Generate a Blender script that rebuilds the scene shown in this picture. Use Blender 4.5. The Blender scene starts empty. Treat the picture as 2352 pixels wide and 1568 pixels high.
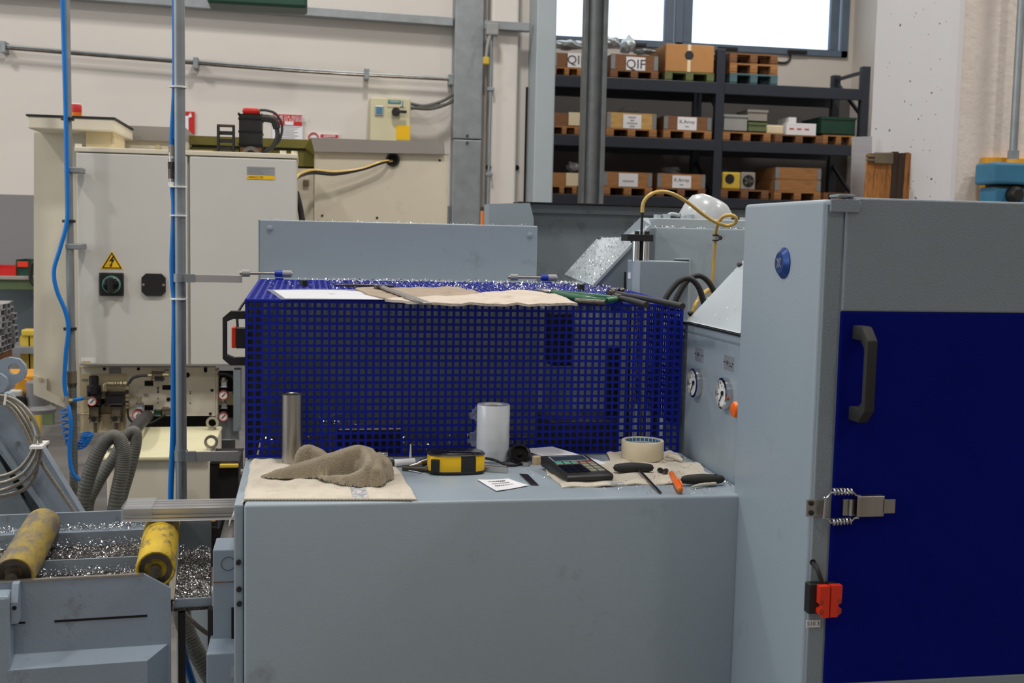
import bpy, bmesh, math, random
import numpy as np
from mathutils import Vector, Matrix
random.seed(7); rng = np.random.default_rng(7)
SC = bpy.context.scene; COL = SC.collection
# ---------------------------------------------------------------- camera
FPX = 2625.0; PITCH, ROLL, YAW = (math.radians(v) for v in (5.197, 1.228, 10.249)); CZ = 1.42
_cp, _sp = math.cos(PITCH), math.sin(PITCH)
CF = Vector((math.sin(YAW)*_cp, math.cos(YAW)*_cp, -_sp)); _r0 = Vector((math.cos(YAW), -math.sin(YAW), 0)); _u0 = _r0.cross(CF)
CR = math.cos(ROLL)*_r0 + math.sin(ROLL)*_u0; CU = -math.sin(ROLL)*_r0 + math.cos(ROLL)*_u0
CO = Vector((0, 0, CZ))
cd = bpy.data.cameras.new('camera'); cam = bpy.data.objects.new('camera', cd); COL.objects.link(cam)
cd.sensor_width = 36; cd.lens = FPX/2352*36; cd.clip_start = .05; cd.clip_end = 200
cam.matrix_world = Matrix(((CR.x, CU.x, -CF.x, CO.x), (CR.y, CU.y, -CF.y, CO.y), (CR.z, CU.z, -CF.z, CO.z), (0, 0, 0, 1)))
cd.dof.use_dof = True; cd.dof.focus_distance = 2.6; cd.dof.aperture_fstop = 9.0
SC.camera = cam
# ---------------------------------------------------------------- world, lights, exposure
w = bpy.data.worlds.new('overcast_sky'); SC.world = w; w.use_nodes = True
w.node_tree.nodes['Background'].inputs[0].default_value = (.80, .90, 1.0, 1); w.node_tree.nodes['Background'].inputs[1].default_value = 5.0
SC.view_settings.view_transform = 'Standard'; SC.view_settings.look = 'None'; SC.view_settings.gamma = 1; SC.view_settings.use_curve_mapping = False
SC.view_settings.exposure = -0.95
def area(name, loc, size, power, col, rot=(0, 0, 0), shape='SQUARE', size_y=None):
    l = bpy.data.lights.new(name, 'AREA'); l.energy = power; l.color = col; l.shape = shape; l.size = size
    if size_y: l.size_y = size_y
    o = bpy.data.objects.new(name, l); COL.objects.link(o); o.location = loc; o.rotation_euler = rot; return o
LAMPS = [(-4.5, 1.2), (-4.5, 6.2), (.6, 1.8), (.6, 6.8), (5.6, 1.2), (5.6, 4.6), (5.0, 11.6), (-2.2, -3.6), (3.4, -3.6)]  # last two: fill lights added behind the camera to brighten front faces
for lx, ly in LAMPS: area('assumed_high_bay_and_fill_light', (lx, ly, 6.55), .55, 270 if ly > 0 else 90, (1.0, .96, .91))  # ceiling lamps out of view are assumed; the fill is added
# assumed daylight: area light added before the closed west wall; no window is built
area('assumed_side_daylight', (-8.85, 1.5, 3.6), 5.0, 430, (.78, .90, 1.0), (0, math.radians(-90), 0), 'RECTANGLE', 7.0)
# ---------------------------------------------------------------- pixel geometry (2352 x 1568 frame)
def ray(x, y): return CF + CR*((x-1176)/FPX) + CU*((784-y)/FPX)
def PY(x, y, Y): d = ray(x, y); return CO + d*(Y/d.y)
def PX(x, y, X): d = ray(x, y); return CO + d*(X/d.x)
def PZ(x, y, Z): d = ray(x, y); return CO + d*((Z-CZ)/d.z)
def rect(x0, y0, x1, y1, Y):     # upright rectangle on the plane y = Y whose corners fit the pixel box
    a, b, c, d = PY(x0, y0, Y), PY(x1, y0, Y), PY(x0, y1, Y), PY(x1, y1, Y)
    return (a.x+c.x)/2, (b.x+d.x)/2, (c.z+d.z)/2, (a.z+b.z)/2      # x0 x1 z0 z1
# ---------------------------------------------------------------- materials
def lin(c):
    if isinstance(c, str): c = [int(c[i:i+2], 16) for i in (0, 2, 4)]
    return tuple((v/255/12.92 if v/255 <= .04045 else ((v/255+.055)/1.055)**2.4) for v in c)
MATS = {}
def mat(name, col, rough=.5, metal=0., var=.08, scale=6., bump=0., bscale=80., col2=None, mix=(.45, .62), stretch=None, spec=.5, trans=0., alpha=1., emit=None, coat=0., sheen=0., dscale=None):
    m = bpy.data.materials.new(name); m.use_nodes = True; nt = m.node_tree; N = nt.nodes; L = nt.links; b = N['Principled BSDF']
    c = lin(col); tc = N.new('ShaderNodeTexCoord'); src = tc.outputs['Object']
    if stretch:
        mp = N.new('ShaderNodeMapping'); mp.inputs['Scale'].default_value = stretch; L.new(src, mp.inputs[0]); src = mp.outputs[0]
    nz = N.new('ShaderNodeTexNoise'); nz.inputs['Scale'].default_value = scale; nz.inputs['Detail'].default_value = 6; L.new(src, nz.inputs['Vector'])
    rp = N.new('ShaderNodeValToRGB'); L.new(nz.outputs[0], rp.inputs[0])
    lo = tuple(max(0, v*(1-var)) for v in c); hi = tuple(min(1, v*(1+var)) for v in c)
    rp.color_ramp.elements[0].position = .3; rp.color_ramp.elements[1].position = .7
    rp.color_ramp.elements[0].color = lo+(1,); rp.color_ramp.elements[1].color = hi+(1,); out = rp.outputs[0]
    if col2 is not None:
        n2 = N.new('ShaderNodeTexNoise'); n2.inputs['Scale'].default_value = dscale or scale*1.7; n2.inputs['Detail'].default_value = 9; n2.inputs['Roughness'].default_value = .7
        L.new(src, n2.inputs['Vector']); r2 = N.new('ShaderNodeValToRGB'); L.new(n2.outputs[0], r2.inputs[0])
        r2.color_ramp.elements[0].position, r2.color_ramp.elements[1].position = mix
        mx = N.new('ShaderNodeMix'); mx.data_type = 'RGBA'; L.new(r2.outputs[0], mx.inputs['Factor']); L.new(out, mx.inputs['A']); mx.inputs['B'].default_value = lin(col2)+(1,); out = mx.outputs['Result']
    L.new(out, b.inputs['Base Color'])
    b.inputs['Roughness'].default_value = rough; b.inputs['Metallic'].default_value = metal; b.inputs['Specular IOR Level'].default_value = spec
    b.inputs['Transmission Weight'].default_value = trans; b.inputs['Alpha'].default_value = alpha; b.inputs['Coat Weight'].default_value = coat; b.inputs['Sheen Weight'].default_value = sheen
    if bump:
        n3 = N.new('ShaderNodeTexNoise'); n3.inputs['Scale'].default_value = bscale; n3.inputs['Detail'].default_value = 4; L.new(src, n3.inputs['Vector'])
        bp = N.new('ShaderNodeBump'); bp.inputs['Strength'].default_value = bump; bp.inputs['Distance'].default_value = .01; L.new(n3.outputs[0], bp.inputs['Height']); L.new(bp.outputs[0], b.inputs['Normal'])
    if emit: b.inputs['Emission Color'].default_value = lin(emit[0])+(1,); b.inputs['Emission Strength'].default_value = emit[1]
    MATS[name] = m; return m
mat('paint', (148, 161, 171), .42, var=.03, scale=4, bump=.05, bscale=260, col2=(118, 124, 126), mix=(.60, .80))
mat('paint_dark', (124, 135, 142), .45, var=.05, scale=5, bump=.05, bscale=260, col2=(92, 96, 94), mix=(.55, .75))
mat('paint_light', (170, 180, 186), .4, var=.03, scale=4, col2=(130, 134, 134), mix=(.66, .8))  # pale paint; on chute, sloping cover and blade arm it stands for light
mat('paint_conveyor', (139, 152, 166), .42, var=.05, scale=7, col2=(98, 96, 92), mix=(.58, .78), bump=.05, bscale=200)
mat('door_grey', (134, 145, 154), .55, var=.03, scale=5, bump=.18, bscale=320)
mat('blue', (2, 26, 142), .5, spec=.25, var=.06, scale=9, col2=(24, 40, 116), mix=(.7, .9))
mat('door_blue', (1, 15, 112), .7, spec=.08, var=.06, scale=5, bump=.12, bscale=300)
mat('bright_blue', (24, 52, 160), .35)
mat('black', (24, 24, 25), .5, bump=.05, var=.15)
mat('black_gloss', (16, 16, 17), .22, var=.15)
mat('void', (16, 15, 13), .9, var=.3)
mat('rubber', (38, 37, 36), .7, var=.12, col2=(70, 66, 62), mix=(.6, .8))
mat('hose_black', (40, 40, 40), .55, var=.2, scale=20, col2=(72, 68, 64), mix=(.6, .85))
mat('steel', (176, 172, 166), .3, 1., var=.12, scale=14, stretch=(6, 6, .6))
mat('steel_dark', (104, 98, 92), .38, 1., var=.25, scale=18, col2=(60, 54, 48), mix=(.5, .75))
mat('chrome', (205, 205, 205), .14, 1., var=.05)
mat('galv', (150, 156, 160), .48, .75, var=.12, scale=9)
mat('alu', (196, 196, 198), .36, .9, var=.06, scale=5, stretch=(.3, 8, 8))
mat('chip', (205, 205, 205), .3, 1., var=.3, scale=120)
mat('chip_bed', (70, 68, 66), .55, .5, var=.6, scale=160, bump=.6, bscale=220)
mat('beige', (222, 214, 194), .5, var=.03, scale=3, col2=(196, 184, 156), mix=(.60, .84))
mat('beige_white', (208, 206, 200), .48, var=.025, scale=3, col2=(188, 182, 168), mix=(.64, .86))
mat('beige_dirty', (206, 190, 152), .55, var=.06, scale=5, col2=(128, 98, 56), mix=(.58, .8))
mat('tank', (214, 208, 172), .5, var=.04, scale=5, col2=(176, 160, 110), mix=(.62, .82))
mat('taupe', (150, 144, 138), .6, var=.06, scale=4)
mat('olive', (112, 106, 42), .5, var=.1, scale=6)
mat('wall', (217, 211, 204), .85, var=.02, scale=1.2, bump=.05, bscale=60)
mat('wall_grey', (134, 132, 134), .8, var=.04, scale=2)
mat('plaster', (208, 198, 190), .9, var=.05, scale=3, bump=.5, bscale=26)
mat('concrete', (206, 204, 206), .75, var=.02, scale=2, bump=.04)
mat('dome', (186, 190, 192), .28, var=.02, coat=.3)
mat('machine_yellow', (222, 156, 40), .5, var=.06, col2=(120, 84, 30), mix=(.62, .8))
mat('store_dark', (92, 89, 88), .85, var=.04, scale=2)
mat('pit', (92, 90, 90), .9)
mat('floor', (118, 114, 112), .5, var=.12, scale=2.4, col2=(90, 86, 84), mix=(.5, .7))
mat('ceiling', (196, 194, 190), .9)
mat('rack', (40, 46, 58), .45, var=.08)
mat('wood', (160, 112, 66), .75, var=.25, scale=5, stretch=(1, 1, 8))
mat('dial_teal', (60, 132, 140), .5)
mat('wood_dark', (120, 72, 36), .75, var=.3, scale=6, stretch=(8, 8, 1), col2=(70, 42, 24), mix=(.5, .7))
mat('wood_pale', (196, 156, 92), .75, var=.2, scale=5, stretch=(1, 1, 8))
mat('wood_brown', (124, 84, 54), .75, var=.2, scale=5, stretch=(1, 1, 8))
mat('timber', (170, 112, 54), .7, var=.35, scale=7, stretch=(7, 7, .7), col2=(86, 52, 24), mix=(.52, .66))
mat('timber_dark', (62, 44, 32), .75, var=.3, scale=7, stretch=(7, 7, .7))
mat('pallet_green', (96, 104, 62), .75, var=.15)
mat('pallet_teal', (74, 104, 112), .75, var=.15)
mat('cardboard', (180, 130, 78), .8, var=.05, scale=6)
mat('paper', (232, 232, 236), .7, var=.02)
mat('sleeve_paper', (200, 202, 208), .6, var=.04, scale=8)
mat('paper_cream', (222, 208, 176), .75, var=.04)
mat('film', (225, 232, 240), .12, var=.03, alpha=.32, spec=.8)
mat('film_bag', (226, 236, 244), .3, var=.15, scale=30, bump=.5, bscale=60)
mat('plastic_clear', (200, 206, 212), .15, alpha=.28, spec=.8)
mat('red', (196, 30, 24), .45, var=.08)
mat('safety_red', (222, 52, 22), .45, var=.08, scale=20)
mat('orange', (236, 104, 16), .35, var=.05)
mat('amber', (226, 120, 20), .3)
mat('yellow', (246, 196, 14), .4, var=.04)
mat('yellow_dull', (206, 176, 62), .55, var=.08, col2=(120, 96, 40), mix=(.6, .8))
mat('roller_yellow', (205, 172, 34), .5, var=.18, scale=9, col2=(106, 94, 70), mix=(.5, .62), stretch=(3, 1, 3), dscale=11)
mat('roller_worn', (178, 152, 48), .5, var=.2, scale=9, col2=(112, 104, 92), mix=(.40, .56), stretch=(3, 1, 3), dscale=9)
mat('blue_hose', (0, 116, 204), .35, var=.06, scale=14)
mat('blue_light', (70, 130, 160), .5)
mat('machine_blue', (50, 112, 144), .5, var=.12, col2=(38, 76, 96), mix=(.58, .75))
mat('green', (28, 92, 60), .35)
mat('green_dark', (18, 62, 46), .5)
mat('bench_green', (96, 112, 76), .6, var=.1)
mat('teal', (40, 150, 130), .4)
mat('yellow_hose', (214, 178, 96), .34, var=.1, scale=16, col2=(160, 112, 40), mix=(.55, .8))
mat('cloth_cream', (222, 212, 194), .95, var=.07, scale=30, bump=.6, bscale=420, col2=(150, 118, 84), mix=(.56, .80), dscale=16, sheen=.2)
mat('cloth_stripe', (140, 150, 166), .95, var=.12, col2=(206, 200, 188), mix=(.45, .55), dscale=160, scale=90, bump=.5, bscale=420)
mat('cloth_rag', (146, 134, 112), .95, var=.1, scale=9, bump=.5, bscale=420, col2=(100, 90, 72), mix=(.52, .75), sheen=.2)
mat('leather', (196, 184, 170), .8, var=.08, scale=12, bump=.5, bscale=90, col2=(140, 118, 96), mix=(.55, .8))
mat('leather_tan', (158, 142, 124), .85, var=.1, scale=14, bump=.5, bscale=110, col2=(122, 98, 78), mix=(.55, .8))
mat('core', (196, 172, 140), .8)
mat('film_roll', (232, 236, 240), .16, coat=.4, var=.03, scale=3, stretch=(1, 1, 12), spec=.6)
mat('masking', (228, 214, 184), .7, var=.03, scale=8)
mat('core_blue', (60, 130, 170), .6)
mat('lcd', (46, 56, 64), .25)
mat('key_grey', (130, 128, 112), .55)
mat('key_teal', (70, 160, 140), .5)
mat('badge', (24, 62, 130), .3, .35)
mat('label_metal', (170, 174, 178), .4, .5)
mat('white', (235, 235, 232), .45)
mat('grey_plastic', (150, 152, 150), .5)
mat('hose_grey', (92, 92, 86), .55, var=.1, scale=20, col2=(70, 66, 58), mix=(.5, .8))
mat('braid', (150, 146, 136), .45, .6, var=.3, scale=200)
mat('win_frame', (96, 112, 132), .45)
mat('glass', (230, 240, 246), .05, trans=1., spec=.5)
mat('ink', (40, 40, 44), .7)
mat('ink_red', (196, 40, 36), .6)
mat('brass', (178, 166, 134), .4, .8, var=.1)
mat('pneu', (120, 110, 92), .5, .5, var=.15)
mat('gauge_face', (236, 236, 234), .3)
mat('sign_green', (20, 70, 52), .5)
mat('lamp_on', (255, 244, 225), .5, emit=((255, 240, 215), 6.0))
# ---------------------------------------------------------------- mesh builder
WL = {}
class MB:
    def __init__(s, xf=None): s.v = []; s.f = []; s.xf = xf
    def add(s, vs, fs):
        n = len(s.v); s.v += [Vector(v) for v in vs]; s.f += [tuple(i+n for i in f) for f in fs]; return s
    def bm(s, b):
        b.verts.index_update(); s.add([v.co.copy() for v in b.verts], [[v.index for v in f.verts] for f in b.faces]); b.free(); return s
    def box(s, x0, x1, y0, y1, z0, z1, bev=0., seg=2, m=None):
        b = bmesh.new(); bmesh.ops.create_cube(b, size=1)
        for v in b.verts: v.co = Vector(((x0+x1)/2+v.co.x*(x1-x0), (y0+y1)/2+v.co.y*(y1-y0), (z0+z1)/2+v.co.z*(z1-z0)))
        if bev: bmesh.ops.bevel(b, geom=b.edges[:], offset=bev, segments=seg, affect='EDGES', profile=.5)
        if m: bmesh.ops.transform(b, matrix=m, verts=b.verts[:])
        return s.bm(b)
    def cyl(s, p, q, r, r2=None, n=20, caps=True):
        p, q = Vector(p), Vector(q); r2 = r if r2 is None else r2; d = (q-p).normalized()
        a = d.orthogonal().normalized(); c = d.cross(a); vs = []
        for o, rr in ((p, r), (q, r2)): vs += [o+(a*math.cos(2*math.pi*i/n)+c*math.sin(2*math.pi*i/n))*rr for i in range(n)]
        fs = [(i, (i+1) % n, n+(i+1) % n, n+i) for i in range(n)]
        if caps: fs += [tuple(range(n-1, -1, -1)), tuple(range(n, 2*n))]
        return s.add(vs, fs)
    def lathe(s, o, d, prof, n=28, closed=False):      # prof: (radius, height along d)
        o, d = Vector(o), Vector(d).normalized(); a = d.orthogonal().normalized(); c = d.cross(a); vs = []; fs = []; k = len(prof)
        for r, h in prof: vs += [o+d*h+(a*math.cos(2*math.pi*i/n)+c*math.sin(2*math.pi*i/n))*max(r, 1e-5) for i in range(n)]
        for j in range(k if closed else k-1):
            j2 = (j+1) % k; fs += [(j*n+i, j*n+(i+1) % n, j2*n+(i+1) % n, j2*n+i) for i in range(n)]
        if not closed:
            if prof[0][0] > 1e-4: fs.append(tuple(range(n-1, -1, -1)))
            if prof[-1][0] > 1e-4: fs.append(tuple(range((k-1)*n, k*n)))
        return s.add(vs, fs)
    def tube(s, pts, r, n=12, smooth=0, caps=True, rr=None):
        pts = [Vector(p) for p in pts]
        if smooth: pts = spline(pts, smooth)
        k = len(pts); vs = []; fs = []; prev = None
        for i, p in enumerate(pts):
            t = (pts[min(i+1, k-1)]-pts[max(i-1, 0)]).normalized()
            a = t.orthogonal().normalized() if prev is None else (prev - t*prev.dot(t)).normalized(); prev = a; c = t.cross(a); R = rr(i/(k-1)) if rr else r
            vs += [p+(a*math.cos(2*math.pi*j/n)+c*math.sin(2*math.pi*j/n))*R for j in range(n)]
        for i in range(k-1): fs += [(i*n+j, i*n+(j+1) % n, (i+1)*n+(j+1) % n, (i+1)*n+j) for j in range(n)]
        if caps: fs += [tuple(range(n-1, -1, -1)), tuple(range((k-1)*n, k*n))]
        return s.add(vs, fs)
    def prism(s, poly, off):                           # 3D polygon extruded by vector off
        poly = [Vector(p) for p in poly]; n = len(poly); off = Vector(off)
        return s.add(poly+[p+off for p in poly], [tuple(range(n)), tuple(range(2*n-1, n-1, -1))]+[(i, n+i, n+(i+1) % n, (i+1) % n) for i in range(n)])
    def grid(s, fn, nu, nv, thick=0.):                 # fn(u,v)->point
        vs = [Vector(fn(i/nu, j/nv)) for j in range(nv+1) for i in range(nu+1)]; W = nu+1
        fs = [(j*W+i, j*W+i+1, (j+1)*W+i+1, (j+1)*W+i) for j in range(nv) for i in range(nu)]
        if thick:
            n = len(vs); vs += [v-Vector((0, 0, thick)) for v in vs]; fs += [tuple(n+i for i in reversed(f)) for f in fs]
            rim = [i for i in range(W)]+[j*W+nu for j in range(1, nv+1)]+[nv*W+i for i in range(nu-1, -1, -1)]+[j*W for j in range(nv-1, 0, -1)]
            fs += [(rim[i], n+rim[i], n+rim[(i+1) % len(rim)], rim[(i+1) % len(rim)]) for i in range(len(rim))]
        return s.add(vs, fs)
    def build(s, name, m, parent=None, smooth=None, **kw):
        vs = [s.xf @ v for v in s.v] if s.xf else s.v
        lo = [min(v[i] for v in vs) for i in range(3)]; hi = [max(v[i] for v in vs) for i in range(3)]
        c = Vector(((lo[0]+hi[0])/2, (lo[1]+hi[1])/2, lo[2]))
        me = bpy.data.meshes.new(name); me.from_pydata([tuple(v-c) for v in vs], [], s.f); me.update()
        b = bmesh.new(); b.from_mesh(me); bmesh.ops.recalc_face_normals(b, faces=b.faces[:]); b.to_mesh(me); b.free()
        me.materials.append(MATS[m])
        if smooth is not None: shade(me, smooth)
        return link(bpy.data.objects.new(name, me), c, parent, **kw)
def shade(me, ang):
    me.polygons.foreach_set('use_smooth', [True]*len(me.polygons))
    try: me.set_sharp_from_angle(angle=math.radians(ang))
    except Exception: pass
def link(o, c, parent=None, label=None, cat=None, group=None, kind=None):
    COL.objects.link(o); c = Vector(c)
    if parent: o.parent = parent; o.location = c-WL[parent.name]
    else: o.location = c
    WL[o.name] = c
    if label: o['label'] = label
    if cat: o['category'] = cat
    if group: o['group'] = group
    if kind: o['kind'] = kind
    return o
def thing(name, loc, label, cat, group=None):
    o = bpy.data.objects.new(name, None); o.empty_display_size = .05; return link(o, loc, None, label, cat, group)
def dup(root, loc, label, group=None, rz=0.):
    r = root.copy(); COL.objects.link(r); r.location = loc; r['label'] = label; WL[r.name] = Vector(loc); r.rotation_euler.z += rz
    if group: r['group'] = group
    for ch in list(root.children):
        c = ch.copy(); COL.objects.link(c); c.parent = r
        for g in list(ch.children): d = g.copy(); COL.objects.link(d); d.parent = c
    return r
def spline(pts, k=8):
    P = [pts[0]]+list(pts)+[pts[-1]]; out = []
    for i in range(1, len(P)-2):
        a, b, c, d = P[i-1], P[i], P[i+1], P[i+2]
        for j in range(k):
            t = j/k; out.append(.5*((2*b)+(c-a)*t+(2*a-5*b+4*c-d)*t*t+(3*b-a-3*c+d)*t**3))
    out.append(P[-2]); return out
def text(s, size, loc, m, parent, name='lettering', face='Y', ext=.0004, align='CENTER'):
    cu = bpy.data.curves.new(name, 'FONT'); cu.body = s; cu.size = size; cu.extrude = ext; cu.align_x = align; cu.align_y = 'CENTER'; cu.resolution_u = 2
    t = bpy.data.objects.new('text_source', cu); COL.objects.link(t); bpy.context.view_layer.update()
    me = bpy.data.meshes.new_from_object(t.evaluated_get(bpy.context.evaluated_depsgraph_get())); bpy.data.objects.remove(t); bpy.data.curves.remove(cu)
    me.materials.clear(); me.materials.append(MATS[m]); o = bpy.data.objects.new(name, me)
    o.rotation_euler = face if not isinstance(face, str) else {'Y': (math.pi/2, 0, 0), 'X': (math.pi/2, 0, -math.pi/2), 'Z': (0, 0, 0)}[face]
    return link(o, loc, parent)
def struct(mb, name, m, parent=None, **k): return mb.build(name, m, parent, kind=None if parent else 'structure', **k)
def chips(name, pts, size, label, cat='metal chips', m='chip', parent=None, lift=.5, tall=.4):
    # loose curled cuttings: folded slivers lying at random angles on the given points
    n = len(pts); pts = np.asarray(pts, float); s = size*(.35+rng.random(n)**2*1.3); a = rng.random(n)*2*np.pi; t = (rng.random(n)-.5)*2*tall*2
    u = np.stack([np.cos(a)*np.cos(t), np.sin(a)*np.cos(t), np.sin(t)], 1); b = a+np.pi/2+(rng.random(n)-.5); t2 = (rng.random(n)-.3)*tall*2.2
    v = np.stack([np.cos(b)*np.cos(t2), np.sin(b)*np.cos(t2), np.sin(t2)], 1); c = pts+np.stack([0*s, 0*s, s*lift*rng.random(n)+.0006], 1)
    wv = np.stack([0*s, 0*s, s*.25], 1); S = s[:, None]
    V = np.concatenate([c-u*S*.5, c+u*S*.5, c+v*S*.35+wv, c-v*S*.22+u*S*.1+wv*.6], 0); i = np.arange(n)
    F = np.concatenate([np.stack([i, i+n, i+2*n], 1), np.stack([i, i+3*n, i+n], 1)], 0)
    V[:, 2] = np.maximum(V[:, 2], np.tile(pts[:, 2], 4)+.0002)
    me = bpy.data.meshes.new(name); cc = V.mean(0); cc[2] = V[:, 2].min(); me.from_pydata((V-cc).tolist(), [], F.tolist()); me.update(); me.materials.append(MATS[m])
    return link(bpy.data.objects.new(name, me), cc, parent, None if parent else label, None if parent else cat, None, 'stuff')
# ================================================================ the hall
WY = 10.0                                                     # far wall of the machine bay
xd = PY(1228, 250, WY).x                                      # where that wall ends at the opening to the store
RY = 15.2; RX = PY(1958, 120, RY).x                           # store: rear wall and side wall
struct(MB().box(-9.2, 12.2, -7.2, 16.5, -.1, 0), 'floor', 'floor')
struct(MB().box(-9.2, 12.2, -7.2, 16.5, 7.0, 7.2), 'ceiling', 'ceiling')
zg = PY(40, 447, WY).z
struct(MB().box(-9.2, xd, WY, WY+.3, zg, 7.0), 'wall_far', 'wall')
struct(MB().box(-9.2, xd, WY-.004, WY+.3, 0, zg), 'wall_far_painted_band', 'wall_grey')
struct(MB().box(-9.2, -9.0, -7.2, WY, 0, 7.0), 'wall_west', 'wall')
struct(MB().box(12.0, 12.2, -7.2, 6.6, 0, 7.0), 'wall_east', 'wall')
struct(MB().box(-9.0, 12.0, -7.2, -7.0, 0, 7.0), 'wall_behind', 'wall')
struct(MB().box(RX, RX+.2, 6.6, RY+.2, 0, 7.0), 'wall_store_side', 'wall')
struct(MB().box(xd-.3, xd, WY+.3, RY+.2, 0, 7.0), 'wall_store_partition', 'wall')
# store rear wall with the window band
fx0, fx1, fz0, fz1 = rect(1255, -140, 1948, 128, RY)
fz0 = PY(1700, 120, RY).z
zsd = PY(1650, 205, RY).z; struct(MB().box(xd, RX, RY, RY+.2, 0, zsd), 'wall_store_lower_band', 'store_dark')
rw = MB().box(xd, RX, RY, RY+.2, zsd, fz0).box(xd, RX, RY, RY+.2, fz1, 7.0).box(fx1, RX, RY, RY+.2, fz0, fz1); struct(rw, 'wall_store_rear', 'wall')
win = MB(); m1 = PY(1527, 60, RY).x; m2 = PY(1588, 60, RY).x; zb = PY(1700, 104, RY).z
wo = struct(MB().box(xd, fx1, RY-.06, RY+.1, fz0, fz0+.08).box(xd, fx1, RY-.06, RY+.1, fz1-.08, fz1).box(fx1-.09, fx1, RY-.06, RY+.1, fz0, fz1).box((m1+m2)/2-.05, (m1+m2)/2+.05, RY-.06, RY+.1, fz0, fz1), 'window_1', 'win_frame')
for a, b in ((xd+.02, m1+.12), (m2-.12, fx1-.12)):
    sm = MB(); e = .13
    for bx in ((a, b, fz0+.08, zb), (a, b, fz1-.2, fz1-.08), (a, a+e, zb, fz1-.2), (b-e, b, zb, fz1-.2)): sm.box(bx[0], bx[1], RY-.02, RY+.06, bx[2], bx[3], .006)
    struct(sm, 'sash', 'win_frame', wo)
    struct(MB().box(a+e, b-e, RY+.02, RY+.03, zb, fz1-.2), 'pane', 'glass', wo)
for hx in (1300, 1460, 1670, 1830):
    p = PY(hx, 92+(hx-1300)*.045, RY-.05); struct(MB().box(p.x-.14, p.x+.14, p.y-.05, p.y+.02, p.z-.045, p.z, .01), 'window_catch', 'black', wo)
p0 = PY(1815, 125, RY-.03); p1 = PY(1785, 143, RY-.03)
MB().tube([p0, p0-Vector((0, 0, .06)), (p0.x-.06, p0.y, p1.z), p1], .014, 8, 6).build('window_cable', 'black', label='dark cable hanging off the store window frame above the pallets', cat='cable', smooth=40)
# pilaster and door leaf at the store opening
a = PY(1126, 250, WY-.25); c = PY(1188, 250, WY-.25)
pil = struct(MB().box(a.x, c.x, WY-.25, WY, 0, 7.0, .02), 'pilaster', 'wall')
struct(MB().box(c.x, xd-.004, WY-.10, WY, 0, 7.0), 'pilaster_return', 'wall', pil)
for hx, hy, Y in ((1122, 384, WY-.02), (1187, 385, WY-.12)):
    p = PY(hx, hy, Y-.24 if hx == 1122 else Y); struct(MB().cyl(p+Vector((0, -.004, 0)), p+Vector((0, .02, 0)), .022, n=20), 'drilled_hole', 'void', pil)
p = PY(1211, 200, WY-.1); q = PY(1206, 470, WY-.1); struct(MB().box(p.x-.012, p.x+.012, WY-.106, WY-.09, q.z-.5, p.z), 'slot', 'void', pil)
a = PY(1229, 250, WY-.45); c = PY(1274, 250, WY-.45)
MB().box(a.x, c.x, WY-.45, WY+.3, 0, 6.9, .01).build('sliding_door_leaf', 'paint_light', label='tall pale grey steel door leaf edge beside the store opening', cat='door', kind='structure')
# grey cable riser with joint and tray
a = PY(1042, 250, WY-.2); c = PY(1108, 250, WY-.2); zj = PY(1075, 320, WY-.2).z
ri = thing('cable_riser', (a.x, WY-.2, 0), 'wide galvanised vertical cable duct on the cream wall', 'cable duct')
MB().box(a.x, c.x, WY-.2, WY-.01, 0, zj-.003, .008).build('duct_cover', 'galv', ri); MB().box(a.x, c.x, WY-.205, WY-.01, zj+.003, 6.9, .008).build('duct_cover', 'galv', ri)
for dz in (.03, -.03):
    p = PY(1073, 318, WY-.2); MB().cyl((p.x, WY-.215, zj+dz), (p.x, WY-.19, zj+dz), .012, n=10).build('screw', 'steel_dark', ri)
def along(mb, p, q, hy, hz, bev=0.):     # box section running from p to q (centre line)
    p, q = Vector(p), Vector(q); d = q-p; L = d.length; x = d.normalized(); z = Vector((0, 0, 1)) if abs(x.z) < .9 else Vector((0, 1, 0)); y = z.cross(x).normalized(); z = x.cross(y)
    M = Matrix(((x.x, y.x, z.x, p.x), (x.y, y.y, z.y, p.y), (x.z, y.z, z.z, p.z), (0, 0, 0, 1))); return mb.box(0, L, -hy, hy, -hz, hz, bev, m=M)
tr = along(MB(), PY(1040, 52, WY-.1).lerp(PY(120, -14, WY-.1), 2.2), PY(1040, 52, WY-.1), .05, .036, .004).build('cable_tray', 'galv', label='long grey cable tray running along the cream wall up to the riser', cat='cable tray')
along(MB(), PY(1112, 58, WY-.3), PY(1216, 64, WY-.3), .04, .034, .004).build('cable_tray', 'galv', label='short grey cable tray stub beyond the riser towards the door leaf', cat='cable tray')
jb = thing('junction_box', PY(1132, 66, WY-.36), 'small grey junction box with hanging plug below the short tray', 'junction box')
b0 = rect(1118, 52, 1146, 80, WY-.42); MB().box(b0[0], b0[1], WY-.42, WY-.34, b0[2], b0[3], .01).build('housing', 'grey_plastic', jb)
MB().tube([PY(1126, 80, WY-.4), PY(1120, 105, WY-.4), PY(1117, 130, WY-.4)], .014, 8, 5).build('lead', 'grey_plastic', jb, 40)
b0 = rect(1110, 130, 1124, 148, WY-.42); MB().box(b0[0], b0[1], WY-.43, WY-.38, b0[2], b0[3], .01).build('plug', 'yellow_dull', jb)
cd_ = thing('wall_conduit', PY(1123, 480, WY-.3), 'thin grey vertical conduit dropping from the junction box', 'conduit')
MB().cyl(PY(1130, 80, WY-.3), PY(1120, 520, WY-.3), .012, n=10).build('tube', 'galv', cd_, 40)
for y in (205, 400):
    p = PY(1127-(y-205)*.02, y, WY-.3); MB().box(p.x-.03, p.x+.03, p.y-.02, p.y+.05, p.z-.015, p.z+.015, .004).build('clip', 'galv', cd_)
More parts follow.
